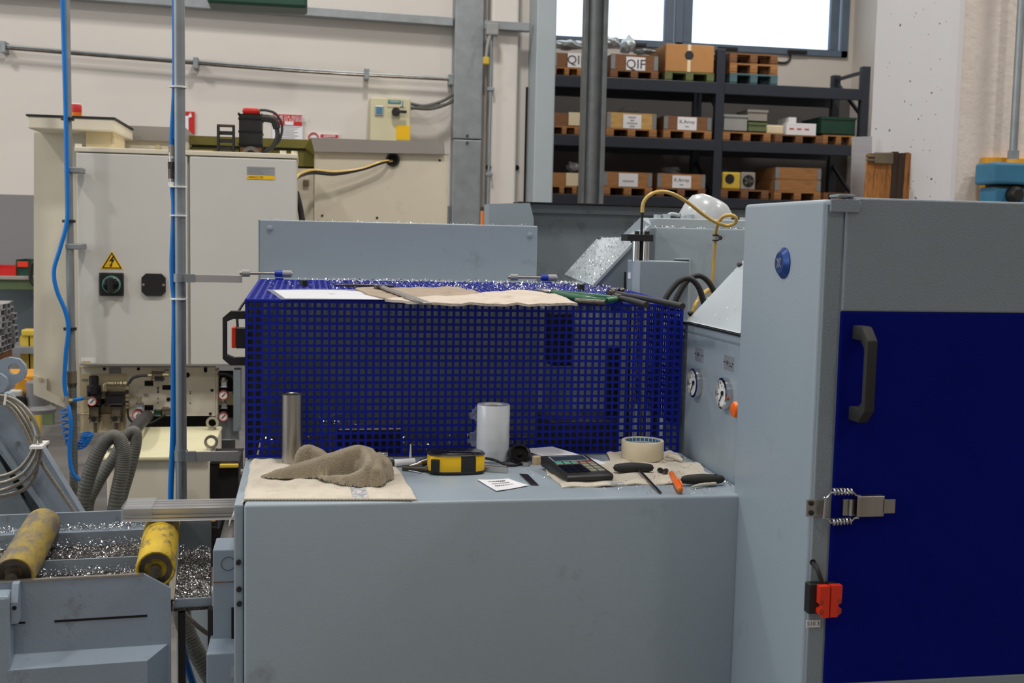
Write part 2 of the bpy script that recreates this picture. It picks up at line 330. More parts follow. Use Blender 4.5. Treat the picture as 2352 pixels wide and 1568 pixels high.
pc = thing('wall_pipe_run', PY(500, 140, WY-.1), 'twin thin dark pipes clipped along the cream wall under the tray', 'pipe')
for dy, m in ((0, 'galv'), (5, 'steel_dark')):
    MB().tube([PY(350, 133+dy, WY-.1).lerp(PY(-30, 102+dy, WY-.1), 4.2), PY(-30, 102+dy, WY-.1), PY(350, 133+dy, WY-.1), PY(700, 160+dy, WY-.1), PY(1038, 180+dy*.6, WY-.1)], .011, 8, 4).build('pipe', m, pc, 40)
for x, y in ((8, 106), (450, 143), (842, 168), (1036, 181)):
    p = PY(x, y+2, WY-.1); MB().box(p.x-.02, p.x+.02, p.y-.03, p.y+.1, p.z-.045, p.z+.045, .004).build('clip', 'galv', pc)
gs = rect(475, -40, 706, 12, WY-1.2); MB().box(gs[0], gs[1], WY-1.2, WY-.9, gs[2], gs[3], .02).build('overhead_green_girder', 'green_dark', label='dark green steel girder end hanging over the cable tray', cat='girder')
# wall switch box with cables
sb = thing('switch_box', PY(893, 320, WY-.2), 'beige wall switch box with rotary handle and yellow sticker', 'switch box')
x0, x1, z0, z1 = rect(850, 224, 943, 335, WY-.35); MB().box(x0, x1, WY-.35, WY-.02, z0, z1, .012).build('housing', 'tank', sb)
r = rect(861, 243, 881, 265, WY-.36); MB().box(r[0], r[1], WY-.365, WY-.35, r[2], r[3], .004).build('display_frame', 'label_metal', sb); MB().box(r[0]+.012, r[1]-.012, WY-.37, WY-.36, r[2]+.014, r[3]-.012).build('display', 'blue_light', sb)
r = rect(889, 226, 931, 246, WY-.36); nm = MB().box(r[0], r[1], WY-.356, WY-.35, r[2], r[3]).build('name_plate', 'paper_cream', sb)
q = rect(891, 230, 921, 238.5, WY-.357); lg = MB().box(q[0], q[1], WY-.359, WY-.356, q[2], q[3], .001).build('blue_logo', 'dial_teal', nm)
for k in range(6): xx = q[0]+(q[1]-q[0])*(.16+.125*k); MB().box(xx, xx+.010, WY-.3605, WY-.359, q[2]+.014, q[3]-.008).build('logo_stroke', 'paper_cream', nm)
q = rect(919, 240, 926, 246, WY-.357); MB().box(q[0], q[1], WY-.358, WY-.356, q[2], q[2]+.008).box(q[1]-.008, q[1], WY-.358, WY-.356, q[2], q[3]+.03).build('logo_stroke', 'dial_teal', nm)
p = PY(909, 257, WY-.37); MB().lathe(p, (0, -1, 0), [(.035, 0), (.035, .03), (.026, .05)], 20).build('rotary_knob', 'black', sb, 40); along(MB(), p+Vector((0, -.04, 0)), PY(934, 257, WY-.41), .012, .012, .004).build('knob_lever', 'black', sb)
r = rect(910, 288, 942, 321, WY-.36); MB().box(r[0], r[1], WY-.356, WY-.35, r[2], r[3]).build('sticker', 'yellow', sb)
for a, b, c in (((943, 247), (985, 250), (1041, 229)), ((943, 249), (990, 244), (1041, 232)), ((943, 238), (975, 243), (1041, 217))):
    MB().tube([PY(*a, WY-.2), PY(*b, WY-.2), PY((b[0]+c[0])/2+8, (b[1]+c[1])/2+2, WY-.2), PY(*c, WY-.15)], .013, 8, 6).build('cable', 'hose_grey', sb, 40)
# signs on the wall
def sign(name, px, m, label, Y=WY):
    x0, x1, z0, z1 = rect(*px, Y-.02); o = thing(name, ((x0+x1)/2, Y-.015, z0), label, 'sign'); MB().box(x0, x1, Y-.02, Y-.006, z0, z1).build('board', m, o); return o
def flat(parent, name, px, m, Y, t=.004):
    x0, x1, z0, z1 = rect(*px, Y); return MB().box(x0, x1, Y-t, Y, z0, z1).build(name, m, parent)
s = sign('fire_exit_sign', (414, 256, 447, 307), 'red', 'red wall sign with white panel behind the grey pipe'); flat(s, 'panel', (418, 266, 433, 305), 'paper', WY-.02)
MB().prism([PY(428, 272, WY-.025), PY(441, 268, WY-.025), PY(438, 258, WY-.025)], (0, .003, 0)).build('arrow', 'paper', s)
s = sign('fire_notice', (625, 262, 695, 330), 'paper', 'red and white fire instruction notice behind the black motor'); flat(s, 'header', (626, 263, 694, 288), 'red', WY-.02)
text('NORME DA SEGUIRE', .034, PY(661, 269, WY-.026), 'paper', s); text('IN CASO DI INCENDIO', .032, PY(661, 276, WY-.026), 'paper', s)
flat(s, 'pictogram_panel', (654, 279, 674, 287), 'paper', WY-.024)
for k in range(9): flat(s, 'text_line', (634, 291+k*4, 690-(k*7) % 15, 292.2+k*4), 'wall_grey', WY-.02, .002)
s = sign('prohibition_notice', (708, 306, 778, 330), 'paper', 'white notice with red prohibition circle partly hidden by the grey roof edge'); flat(s, 'header', (736, 309, 777, 316), 'red', WY-.02)
p = PY(720, 316, WY-.026); MB().lathe(p, (0, -1, 0), [(.033, 0), (.044, 0), (.044, .004), (.033, .004)], 24, True).build('prohibition_ring', 'red', s)
[flat(s, 'pen_stroke', (744+k*3.4, 310.5, 745.8+k*3.4, 314.5), 'paper', WY-.024, .002) for k in range(8)]
# ================================================================ store rack
RF = 13.6; RD = .9
zt = [PY(1650, y, RF).z for y in (190, 322, 455)]; zbm = [PY(1650, y, RF).z for y in (216, 347, 480)]
rk = thing('pallet_rack', (PY(1650, 455, RF).x, RF, 0), 'dark blue steel pallet rack below the store windows', 'rack')
xl, xm, xr = xd+.05, PY(1650, 300, RF).x, PY(1985, 250, RF).x
for x, top in ((xl, 2.9), (xm, PY(1650, 112, RF).z), (xr, PY(1975, 152, RF).z)):
    for y in (RF-.02, RF+RD-.1): MB().box(x-.055, x+.055, y, y+.09, 0, top, .006).build('upright', 'rack', rk)
    for k, zz in enumerate(np.arange(.3, top-.5, .55)): along(MB(), (x, RF+.08, zz), (x, RF+RD-.1, zz+.5), .015, .02).build('brace', 'rack', rk)
    along(MB(), (x, RF+.08, top-.06), (x, RF+RD-.1, top-.06), .015, .02).build('brace', 'rack', rk)
for zt_, zb_ in zip(zt+[zt[2]-(zt[1]-zt[2])], zbm+[zbm[2]-(zt[1]-zt[2])]):
    for a, b in ((xl, xm), (xm, xr)):
        MB().box(a+.05, b-.05, RF-.03, RF+.02, zb_, zt_, .005).build('beam', 'rack', rk); MB().box(a+.05, b-.05, RF+RD-.08, RF+RD-.03, zb_, zt_, .005).build('beam', 'rack', rk)
        MB().box(a+.05, b-.05, RF+.02, RF+RD-.08, zt_-.03, zt_-.004).build('shelf_deck', 'rack', rk)
def pallet(px0, px1, ptop, pbot, lvl, m, label, y0=RF+.0, dep=.8, zoff=0.):
    pc_ = (px0+px1)/2; x0, x1 = PY(px0, pbot, y0).x, PY(px1, pbot, y0).x; z0 = zt[lvl]+zoff+.001; h = PY(pc_, ptop, y0).z-PY(pc_, pbot, y0).z; z1 = z0+h
    o = thing('pallet', ((x0+x1)/2, y0+dep/2, z0), label, 'pallet', 'pallets on the store rack'); t = h*.16; bw = (x1-x0)*.15
    for k in range(5): MB().box(x0, x1, y0+dep*k/5+.004, y0+dep*(k+1)/5-.012, z1-t, z1).build('deck_board', m, o)
    for c in (x0+bw/2, (x0+x1)/2, x1-bw/2):
        MB().box(c-bw/2, c+bw/2, y0+.01, y0+dep-.02, z0, z0+t).build('base_board', m, o)
        for yy in (y0, y0+dep/2-.06, y0+dep-.14): MB().box(c-bw/2, c+bw/2, yy+.004, yy+.124, z0+t, z1-t).build('block', m, o)
    return x0, x1, z1
def crate(x0, x1, z0, h, m, label, y0=RF+.01, dep=.76, paper=None, txt=(), pm='paper', tiers=1, cov=None):
    o = thing('pallet_crate', ((x0+x1)/2, y0+dep/2, z0), label, 'crate', 'collar crates on the store rack'); t = .022; x0 += .012; x1 -= .012; z0 += .001
    for k in range(tiers):
        a, b = z0+h*k/tiers, z0+h*(k+1)/tiers-.004
        for bx in ((x0, x1, y0, y0+t), (x0, x1, y0+dep-t, y0+dep), (x0, x0+t, y0+t, y0+dep-t), (x1-t, x1, y0+t, y0+dep-t)): MB().box(*bx, a, b).build('side_board', m, o)
        for cx in (x0, x1):
            MB().box(cx-.006 if cx == x0 else cx-.045, cx+.045 if cx == x0 else cx+.006, y0-.004, y0+.02, a+.01, b-.008).build('corner_hinge', 'galv', o)
    MB().box(x0+t, x1-t, y0+t, y0+dep-t, z0, z0+h*.55).build('contents', 'black', o)
    if paper:
        q = rect(*paper, y0-.006); sh = MB().box(q[0], q[1], y0-.008, y0-.004, max(q[2], z0+.002), q[3]).build('paper_sheet', pm, o); cx = (q[0]+q[1])/2; zz = q[3]; H = q[3]-q[2]
        for i, (sx, sz) in enumerate(txt):
            zi = zz-H*(i+1)/(len(txt)+1)
            if isinstance(sx, str): text(sx, sz, (cx, y0-.0095, zi), 'ink', sh)
            else:                      # writing too blurred to read: a row of small strokes
                for k in range(sx): xx = cx+(k-(sx-1)/2)*sz*.62; MB().box(xx-sz*.2, xx+sz*.2, y0-.0095, y0-.008, zi-sz*.4, zi+sz*.4).build('pen_stroke', 'wall_grey', sh)
    return o
def film_heap(px, py, w, h, label, Y=RF+.3, m='film_bag', seed=1, name='plastic_film'):
    r = random.Random(seed); c = PY(px, py, Y); b = bmesh.new(); bmesh.ops.create_icosphere(b, subdivisions=3, radius=1)
    for v in b.verts:
        n = v.co.normalized(); k = 1+.28*math.sin(n.x*5+seed)*math.cos(n.y*4+seed*2)+.14*math.sin(n.z*9+n.x*7+seed)
        v.co = Vector((c.x+n.x*w/2*k, c.y+n.y*.16*k, c.z+h/2+n.z*h/2*k))
        if v.co.z < c.z: v.co.z = c.z
    return MB().bm(b).build(name, m, smooth=60, label=label, cat='plastic film')
# --- top level
a = pallet(1268, 1336, 149, 168, 0, 'wood', 'wooden pallet on the top shelf, partly behind the pale door leaf')
crate(a[0], a[1], a[2], .17, 'wood_brown', 'brown crate with a cut-off letter sheet on the top shelf behind the steel column', paper=(1304, 122, 1344, 155), txt=(('QIF', .15),))
film_heap(1306, 113, .40, .1, 'crumpled clear film over the top-shelf crate beside the door leaf', seed=2)
a = pallet(1402, 1512, 160, 179, 0, 'wood_brown', 'dark wooden pallet under the crate marked QIF'); crate(a[0], a[1], a[2], .19, 'wood_brown', 'dark crate with a large white QIF sheet on the top shelf', paper=(1438, 131, 1482, 166), txt=(('QIF', .16),))
film_heap(1441, 122, .14, .19, 'upright tuft of pale film standing in the QIF crate', seed=5); film_heap(1482, 124, .24, .05, 'low film edge along the QIF crate rim', seed=6); film_heap(1404, 110, .18, .13, 'crumpled film bag between the steel column and QIF crate', seed=9)
a = pallet(1527, 1640, 164, 185, 0, 'pallet_green', 'green pallet under the big cardboard box')
cb = thing('cardboard_box', ((a[0]+a[1])/2, RF+.4, a[2]), 'large brown cardboard box with round dark print on the top shelf', 'box'); zc = PY(1580, 102, RF).z
MB().box(a[0], a[1]-.01, RF, RF+.7, a[2]+.001, zc, .008).build('carton', 'cardboard', cb); p = PY(1583, 127, RF); MB().lathe(p+Vector((0, -.004, 0)), (0, 1, 0), [(.055, 0), (.055, .004)], 24).build('round_print', 'ink', cb)
MB().box(p.x-.02, p.x+.02, RF-.002, RF+.002, a[2]+.004, zc).build('packing_tape', 'masking', cb)
h = 0
for i, (yt, yb, m, lb) in enumerate(((172, 196, 'pallet_teal', 'blue-green pallet at the bottom of the pallet stack'), (150, 173, 'wood', 'middle plain wooden pallet of the stack'), (128, 151, 'wood_brown', 'topmost wooden pallet of the stack under the window'))):
    a = pallet(1676, 1786, yt, yb, 0, m, lb, zoff=h); h = a[2]-zt[0]
# --- middle level
a = pallet(1262, 1330, 287, 306, 1, 'wood', 'wooden pallet on the middle shelf beside the pale door leaf'); crate(a[0], a[1], a[2], .16, 'wood_brown', 'brown crate with cream sheet on the middle shelf behind the column', paper=(1306, 258, 1336, 288), pm='paper_cream')
a = pallet(1392, 1508, 297, 316, 1, 'wood', 'pallet under the pale yellow wooden crate'); crate(a[0], a[1], a[2], .19, 'wood_pale', 'pale yellow crate with white printed sheet on the middle shelf', paper=(1431, 263, 1473, 297), txt=((6, .026), (3, .026), (9, .024), (4, .026)))
film_heap(1440, 262, .2, .08, 'clear film scrap standing in the pale yellow crate', seed=4, m='plastic_clear')
a = pallet(1523, 1634, 302, 322, 1, 'wood', 'pallet under the middle-shelf crate marked K-Array'); crate(a[0], a[1], a[2], .17, 'wood_brown', 'brown crate with K-Array sheet on the middle shelf next to the rack post', paper=(1556, 269, 1600, 302), txt=(('K.Array', .062), (4, .02)))
a = pallet(1660, 1770, 306, 327, 1, 'wood', 'pallet carrying the grey tote and green bins')
def bin_box(px, m, label, Y=RF+.05, dep=.4, z0=None, name='storage_bin', cat='bin'):
    x0, x1, zz0, zz1 = rect(*px, Y); z0 = zz0 if z0 is None else z0; H = zz1-zz0; o = thing(name, ((x0+x1)/2, Y+dep/2, z0), label, cat)
    t = .014; mb = MB()
    for b in ((x0, x1, Y, Y+t), (x0, x1, Y+dep-t, Y+dep), (x0, x0+t, Y+t, Y+dep-t), (x1-t, x1, Y+t, Y+dep-t)): mb.box(*b, z0+.002, z0+H)
    mb.box(x0, x1, Y, Y+dep, z0+.002, z0+.02); mb.build('shell', m, o)
    MB().box(x0-.01, x1+.01, Y-.012, Y+.0, z0+H-.03, z0+H).build('rim', m, o); return o, z0+H
bin_box((1663, 264, 1716, 304), 'grey_plastic', 'grey plastic tote on the middle shelf next to the rack post', z0=a[2])
_, zz = bin_box((1719, 282, 1760, 306), 'bench_green', 'lower dark green bin on the middle-shelf pallet', z0=a[2]); bin_box((1718, 252, 1762, 281), 'taupe', 'upper grey-green bin holding metal parts on the middle shelf', z0=zz)
a = pallet(1780, 1890, 316, 335, 1, 'wood_brown', 'pallet under the white torn carton')
wb = thing('white_carton', PY(1840, 316, RF), 'white torn carton with red print on the middle shelf', 'box'); x0, x1, z0, z1 = rect(1806, 290, 1874, 318, RF+.05)
MB().box(x0, x1, RF+.05, RF+.5, a[2]+.001, a[2]+z1-z0).build('carton', 'paper', wb); MB().box(x0+.03, x0+.13, RF+.06, RF+.4, a[2]+z1-z0, a[2]+z1-z0+.07).build('raised_flap', 'paper', wb)
for k in range(3): MB().box(x0+.04+k*.1, x0+.1+k*.1, RF+.046, RF+.05, a[2]+.07, a[2]+.085).build('red_print', 'ink_red', wb)
MB().box(x0-.26, x0-.02, RF+.08, RF+.5, a[2]+.003, a[2]+.12, .02).build('small_carton', 'paper_cream', label='small pale carton leaning beside the white torn carton', cat='box')
a = pallet(1890, 1962, 317, 339, 1, 'wood', 'pallet on the middle shelf at the rack end by the steel sheet')
bin_box((1886, 276, 1964, 318), 'green_dark', 'large dark green covered bin at the end of the middle shelf', z0=a[2], dep=.6)
# --- lower level
a = pallet(1256, 1325, 424, 442, 2, 'wood', 'wooden pallet on the lower shelf beside the pale door leaf'); crate(a[0], a[1], a[2], .16, 'wood', 'orange-brown crate with cream sheet on the lower shelf behind the column', paper=(1300, 397, 1328, 428), pm='paper_cream')
film_heap(1314, 395, .12, .12, 'clear film tuft in the lower crate beside the steel column', seed=3)
a = pallet(1384, 1498, 430, 450, 2, 'wood', 'pallet under the lower-shelf crate with blank white sheet'); crate(a[0], a[1], a[2], .18, 'wood', 'orange-brown crate with white sheet on the lower shelf beside the column', paper=(1421, 398, 1465, 434), txt=((9, .026),))
a = pallet(1508, 1620, 435, 455, 2, 'wood_brown', 'pallet under the lower-shelf crate marked K-Array'); crate(a[0], a[1], a[2], .18, 'wood', 'orange-brown crate with K-Array sheet on the lower shelf', paper=(1544, 403, 1587, 435), txt=(('K.Array', .062), (4, .02)))
film_heap(1540, 402, .25, .1, 'clear film scrap above the lower K-Array crate', seed=8, m='plastic_clear')
a = pallet(1655, 1765, 437, 458, 2, 'wood_brown', 'pallet under the yellow casting and fan unit')
yc = thing('yellow_casting', PY(1680, 436, RF), 'yellow machine casting with black recess on the lower shelf', 'machine part'); x0, x1, z0, z1 = rect(1659, 397, 1701, 437, RF+.05); MB().box(x0, x1, RF+.05, RF+.4, a[2]+.001, a[2]+z1-z0, .02).build('housing', 'yellow_dull', yc); p = PY(1676, 412, RF+.05); MB().lathe((p.x, RF+.045, a[2]+.13), (0, 1, 0), [(.06, 0), (.06, .01)], 20).build('recess', 'black', yc)
fn = thing('fan_unit', PY(1718, 438, RF), 'dark square fan unit beside the yellow casting', 'fan'); x0, x1, z0, z1 = rect(1702, 398, 1735, 439, RF+.05); MB().box(x0, x1, RF+.05, RF+.3, a[2]+.001, a[2]+z1-z0, .015).build('housing', 'taupe', fn); MB().lathe(((x0+x1)/2, RF+.044, a[2]+(z1-z0)/2), (0, 1, 0), [(.075, 0), (.075, .008)], 24).build('fan_guard', 'black', fn)
for k in range(5): aa = k*2*math.pi/5; along(MB(), ((x0+x1)/2, RF+.04, a[2]+(z1-z0)/2), ((x0+x1)/2+.06*math.cos(aa), RF+.04, a[2]+(z1-z0)/2+.06*math.sin(aa)), .003, .014).build('fan_blade', 'hose_grey', fn)
a = pallet(1778, 1885, 441, 461, 2, 'wood', 'pallet under the two-tier orange crate'); crate(a[0], a[1], a[2], .30, 'wood', 'tall two-tier orange-brown crate on the lower shelf', tiers=2)
a = pallet(1892, 1960, 443, 463, 2, 'wood_brown', 'pallet on the lower shelf at the rack end by the steel sheet')
# steel column in front of the store
co = thing('steel_column', PY(1354, 480, 11.0), 'round grey steel column standing in front of the store rack', 'column'); p = PY(1358, 240, 11.0)
a, c = PY(1333, 240, 11).x, PY(1384, 240, 11).x; R_ = (c-a)/2
MB().cyl(((a+c)/2, 11.0, 0), ((a+c)/2, 11.0, 6.9), R_, n=28).build('shaft', 'galv', co, 40); MB().box(a+.0, a+.03, 10.87, 10.95, 0, 6.9, .004).build('seam_rib', 'galv', co); MB().box(c-.045, c, 10.86, 10.95, 0, 6.9, .004).build('seam_rib', 'galv', co)
# ================================================================ plaster wall and concrete pillar
PLY = 6.0; pxf = PY(2200, 250, PLY).x; PLB = PX(2008, 250, pxf).y      # corner and depth of the pillar
pl_ = struct(MB().box(pxf, 12.2, PLY, PLY+.5, 0, 7.0), 'wall_plastered', 'plaster')
pl_ = struct(MB().box(pxf-.02, pxf+.6, PLY+.02, PLB, 0, 7.0, .012), 'concrete_pillar', 'concrete')
for k in range(60):
    y = random.uniform(PLY+.1, PLB-.03); z = random.uniform(1.5, 2.9); s = random.choice((.0022, .003, .003, .003, .004, .006))
    b = bmesh.new(); bmesh.ops.create_icosphere(b, subdivisions=1, radius=s, matrix=Matrix.Translation((pxf-.02, y, z))@Matrix.Diagonal((.25, 2, random.uniform(.8, 1.8), 1))); struct(MB().bm(b), 'air_hole', 'pit', pl_)
edge = [Vector((pxf-.024, PLY+.085+random.uniform(-.018, .018), z)) for z in np.linspace(0, 7, 90)]
struct(MB().prism([Vector((pxf-.024, PLY-.006, 0))]+edge+[Vector((pxf-.024, PLY-.006, 7.0))], (.03, 0, 0)), 'mortar_joint', 'concrete', pl_)
BY = 6.45
MB().prism([PY(1957, 314, BY+.35), PY(2003, 313, BY+.35), PY(2003, 313, BY+.35)*Vector((1, 1, 0)).length*0+Vector((PY(2003, 313, BY+.35).x, BY+.15, .002)), Vector((PY(1957, 314, BY+.35).x-.03, BY+.15, .002))], (0, .006, 0)).build('steel_sheet', 'alu', label='bare steel sheet leaning beside the wooden boards at the pillar', cat='sheet')
brd = [(1994, 2020, 352, 'timber'), (2020, 2051, 350, 'timber'), (2051, 2065, 348, 'timber_dark'), (2065, 2081, 351, 'timber_dark'), (2081, 2091, 350, 'timber'), (2091, 2104, 352, 'timber')]
lb = ['wide reddish wooden board next to the leaning steel sheet', 'broad brown wooden board under the grey clamp at the pillar', 'nearly black thin board standing in the middle of the board stack', 'dark weathered board next to the nearly black one', 'narrow orange wooden board in the stack against the pillar', 'outermost orange wooden board against the bare pillar face']
for (a, c, t, m), l in zip(brd, lb):
    p, r2 = PY(a, t, BY), PY(c-1, t, BY); dz = p.z-.002
    MB().prism([p, r2, r2+Vector((-.03, -.0, -dz-(r2.z-p.z))), p+Vector((-.045, 0, -dz))], (0, .022, 0)).build('wooden_board', m, label=l, cat='board', group='boards leaning on the pillar')
cl = thing('board_clamp', PY(2020, 370, BY-.04), 'grey cast clamp gripping the tops of the wooden boards', 'clamp'); r = rect(2010, 350, 2052, 376, BY-.03); MB().box(r[0], r[1], BY-.035, BY-.003, r[2], r[3], .006).build('jaw', 'pneu', cl)
for k in range(2): p = PY(1990, 358+k*9, BY-.02); MB().cyl(p, p+Vector((.06, 0, 0)), .008, n=10).build('screw', 'pneu', cl)
r = rect(2098, 351, 2110, 374, BY-.02); MB().box(r[0], r[1], BY-.03, BY-.003, r[2], r[3], .008).build('end_stop', 'pneu', cl)
pe = thing('pillar_enclosure', PY(2310, 460, PLY-.15), 'blue painted electrical enclosure on orange back plate at the plaster wall', 'enclosure')
r = rect(2266, 362, 2420, 520, PLY-.08); MB().box(r[0], r[1], PLY-.06, PLY-.002, r[2], r[3], .004).build('back_plate', 'machine_yellow', pe)
r = rect(2283, 374, 2430, 424, PLY-.25); MB().box(r[0], r[1], PLY-.25, PLY-.06, r[2], r[3], .015).build('upper_lid', 'machine_blue', pe)
r = rect(2283, 430, 2430, 520, PLY-.22); MB().box(r[0], r[1], PLY-.22, PLY-.06, r[2], r[3], .015).build('lower_lid', 'machine_blue', pe)
p = PY(2330, 447, PLY-.24); MB().lathe(p, (0, -1, 0), [(.045, -.02), (.045, .02), (.03, .04)], 20).build('knob', 'black', pe, 40)
ec = thing('enclosure_conduit', PY(2328, 360, PLY-.1), 'grey vertical conduit with gland dropping into the blue enclosure', 'conduit'); MB().cyl(PY(2327, 352, PLY-.1), PY(2347, -40, PLY-.1)+Vector((0, 0, 1)), .022, n=16).build('tube', 'galv', ec, 40)
p = PY(2327, 358, PLY-.1); MB().cyl(p-Vector((0, 0, .02)), p+Vector((0, 0, .03)), .032, n=6).build('gland_nut', 'galv', ec); MB().cyl(p-Vector((0, 0, .045)), p-Vector((0, 0, .02)), .036, n=20).build('gland_ring', 'machine_yellow', ec, 40)
for k, (lx, ly) in enumerate(LAMPS):  # assumed housings out of view; the last two belong to the added fill lights
    o = thing('assumed_high_bay_and_fill_lamp', (lx, ly, 6.6), ['assumed round white high-bay lamp under the ceiling, %s' % t for t in ('front row, west end', 'rear row, west end', 'front row, over the saw', 'rear row, over the cream machine', 'front row, east end', 'rear row, east end', 'above the store rack', 'added fill, rearmost row, west side', 'added fill, rearmost row, east side')][k], 'lamp', 'assumed and added ceiling lamps')
    MB().lathe((lx, ly, 6.6), (0, 0, 1), [(.4, 0), (.38, .02), (.12, .22), (.08, .3), (.08, .399)], 24).build('reflector', 'white', o, 40); MB().lathe((lx, ly, 6.585), (0, 0, 1), [(.33, 0), (.33, .012)], 24).build('diffuser', 'lamp_on', o)
# ================================================================ cream machining centre behind the saw
NY = 5.2
mc = thing('machining_centre', PY(430, 900, NY), 'cream machining centre with tall electrical cabinet, rear side', 'machine')
x0, x1, z0, z1 = rect(177, 352, 681, 840, NY)
MB().box(x0, x1, NY+.02, NY+.5, z0, z1-.002, .004).build('cabinet_body', 'beige_white', mc)
xm_ = PY(434, 600, NY).x
for a, c in ((x0, xm_-.003), (xm_+.003, x1)): MB().box(a+.002, c-.002, NY-.004, NY+.018, z0+.004, z1-.012, .006).build('cabinet_door', 'beige_white', mc)
MB().box(x0-.005, x1+.004, NY-.006, NY+.5, z1-.008, z1+.012, .003).build('cabinet_roof', 'beige', mc)
for x in (178, 650, 676): p = PY(x, 346+(x-178)*.044, NY); MB().cyl((p.x, NY+.02, z1+.012), (p.x, NY+.02, z1+.026), .014, n=10).build('roof_bolt', 'beige', mc)
# isolator switch, cover plate, warning sign, plates
def onface(px, Y, t, bev=0.): x0, x1, z0, z1 = rect(*px, Y); return MB().box(x0, x1, Y-t, Y, z0, z1, bev)
FY = NY-.004
sw = onface((229, 626, 285, 679), FY, .018, .004).build('isolator_switch', 'black', mc); p = PY(257, 653, FY-.018)
MB().lathe(p, (0, -1, 0), [(.038, 0), (.038, .01), (.034, .014)], 28).build('dial_ring', 'grey_plastic', sw, 40); MB().lathe(p, (0, -1, 0), [(.033, 0), (.033, .026), (.028, .03)], 28).build('dial', 'black_gloss', sw, 40); MB().box(p.x-.011, p.x+.011, p.y-.05, p.y-.02, p.z-.038, p.z+.034, .006).build('grip', 'black', sw)
MB().lathe(p+Vector((0, -.0105, 0)), (0, -1, 0), [(.034, 0), (.039, 0), (.039, .002), (.034, .002)], 28, True).build('scale_ring', 'teal', sw)
for dx in (-.046, .046):
    for dz in (-.042, .042): MB().cyl(p+Vector((dx, .002, dz)), p+Vector((dx, -.003, dz)), .004, n=8).build('screw', 'steel_dark', sw)
r = rect(326, 628, 381, 679, FY); cx, cz, hx, hz, k = (r[0]+r[1])/2, (r[2]+r[3])/2, (r[1]-r[0])/2, (r[3]-r[2])/2, .018
oc = [(-hx+k, -hz), (hx-k, -hz), (hx, -hz+k), (hx, hz-k), (hx-k, hz), (-hx+k, hz), (-hx, hz-k), (-hx, -hz+k)]
cp_ = MB().prism([(cx+a, FY, cz+b) for a, b in oc], (0, -.014, 0)).build('cover_plate', 'black', mc)
for s_ in (-1, 1): MB().cyl((cx+s_*(hx-.008), FY-.012, cz), (cx+s_*(hx-.008), FY-.017, cz), .006, n=10).build('screw', 'steel', cp_)
t = [PY(257, 577, FY), PY(282, 618, FY), PY(232, 617, FY)]; c = sum(t, Vector())/3
ws = MB().prism([v+(v-c)*.06 for v in t], (0, -.0015, 0)).build('warning_triangle', 'yellow', mc); inn = [c+(v-c)*.93+Vector((0, -.0016, 0)) for v in t]; inb = [c+(v-c)*.74+Vector((0, -.0016, 0)) for v in t]
mb = MB(); mb.add(inn+inb, [(0, 1, 4, 3), (1, 2, 5, 4), (2, 0, 3, 5)]).build('border', 'black', ws)
bl = [(258, 589), (250, 603), (256, 601), (253, 611), (250, 609), (254, 617), (257.5, 608.5), (255.5, 610), (262, 596), (257, 598), (262, 589)]
MB().prism([PY(257+(a-256)*1.15, 600+(b-602)*.95, FY-.0016) for a, b in bl], (0, -.0006, 0)).build('lightning_bolt', 'black', ws)
pl = onface((567, 383, 631, 411), FY, .002).build('rating_plate', 'label_metal', mc); onface((567, 403, 631, 411.5), FY-.002, .001).build('yellow_strip', 'yellow', pl)
text('FANUC LTD', .0115, PY(588, 407, FY-.0035), 'ink', pl)
for k in range(6): onface((571, 386+k*2.8, 628-(k*13) % 30, 387+k*2.8), FY-.002, .0006).build('text_line', 'wall_grey', pl)
st = onface((186, 821, 220, 833), FY, .001).build('door_sticker', 'white', mc); onface((188, 829, 208, 832), FY-.001, .0005).build('print', 'yellow_dull', st)
# column and left head box
CY = 5.55
pg = [PY(78, 304, CY), PY(262, 300, CY), PY(262, 500, CY), PY(190, 945, CY), PY(183, 940, CY), PY(77, 885, CY)]
MB().prism(pg, (0, .5, 0)).build('column_cover', 'beige', mc)
MB().prism([PY(76, 862, CY-.02), PY(107, 870, CY-.02), PY(107, 896, CY-.02), PY(185, 938, CY-.02), PY(185, 952, CY-.02), PY(77, 906, CY-.02)], (0, .02, 0)).build('skirt_plate', 'beige', mc)
for a, b in ((93, 870), (144, 915)): p = PY(a, b, CY-.02); MB().cyl(p, p+Vector((0, -.01, 0)), .009, n=10).build('screw', 'beige_dirty', mc)
r = rect(63, 270, 262, 298, CY-.25); MB().box(r[0], r[1], CY-.25, CY+.3, r[2], r[3], .006).build('lamp_box', 'beige', mc); MB().box(r[0]-.005, r[1]+.005, CY-.255, CY+.3, r[3], r[3]+.008).build('lamp_box_lid', 'rubber', mc)
r = rect(197, 299, 262, 352, CY-.2); MB().box(r[0], r[1], CY-.2, CY+.1, r[2]-.05, r[3], .006).build('cable_hood', 'beige_dirty', mc)
p = PY(175, 268, CY-.1); bc = MB().lathe(p, (0, 0, 1), [(.024, 0), (.024, .018)], 20).build('beacon', 'amber', mc, 40); MB().lathe(p+Vector((0, 0, .018)), (0, 0, 1), [(.024, 0), (.024, .03), (.021, .036)], 20).build('red_lens', 'red', bc, 40); MB().lathe(p+Vector((0, 0, .054)), (0, 0, 1), [(.021, 0), (.02, .005)], 20).build('beacon_cap', 'white', bc, 40)
onface((262, 322, 428, 358), CY+.35, -.4).build('bridge_panel', 'beige', mc); onface((262, 290, 426, 323), CY+.33, -.4).build('bridge_top', 'taupe', mc)
p = PY(364, 338, CY+.35); MB().cyl(p, p+Vector((0, -.02, 0)), .012, n=12).build('lug', 'beige_dirty', mc)
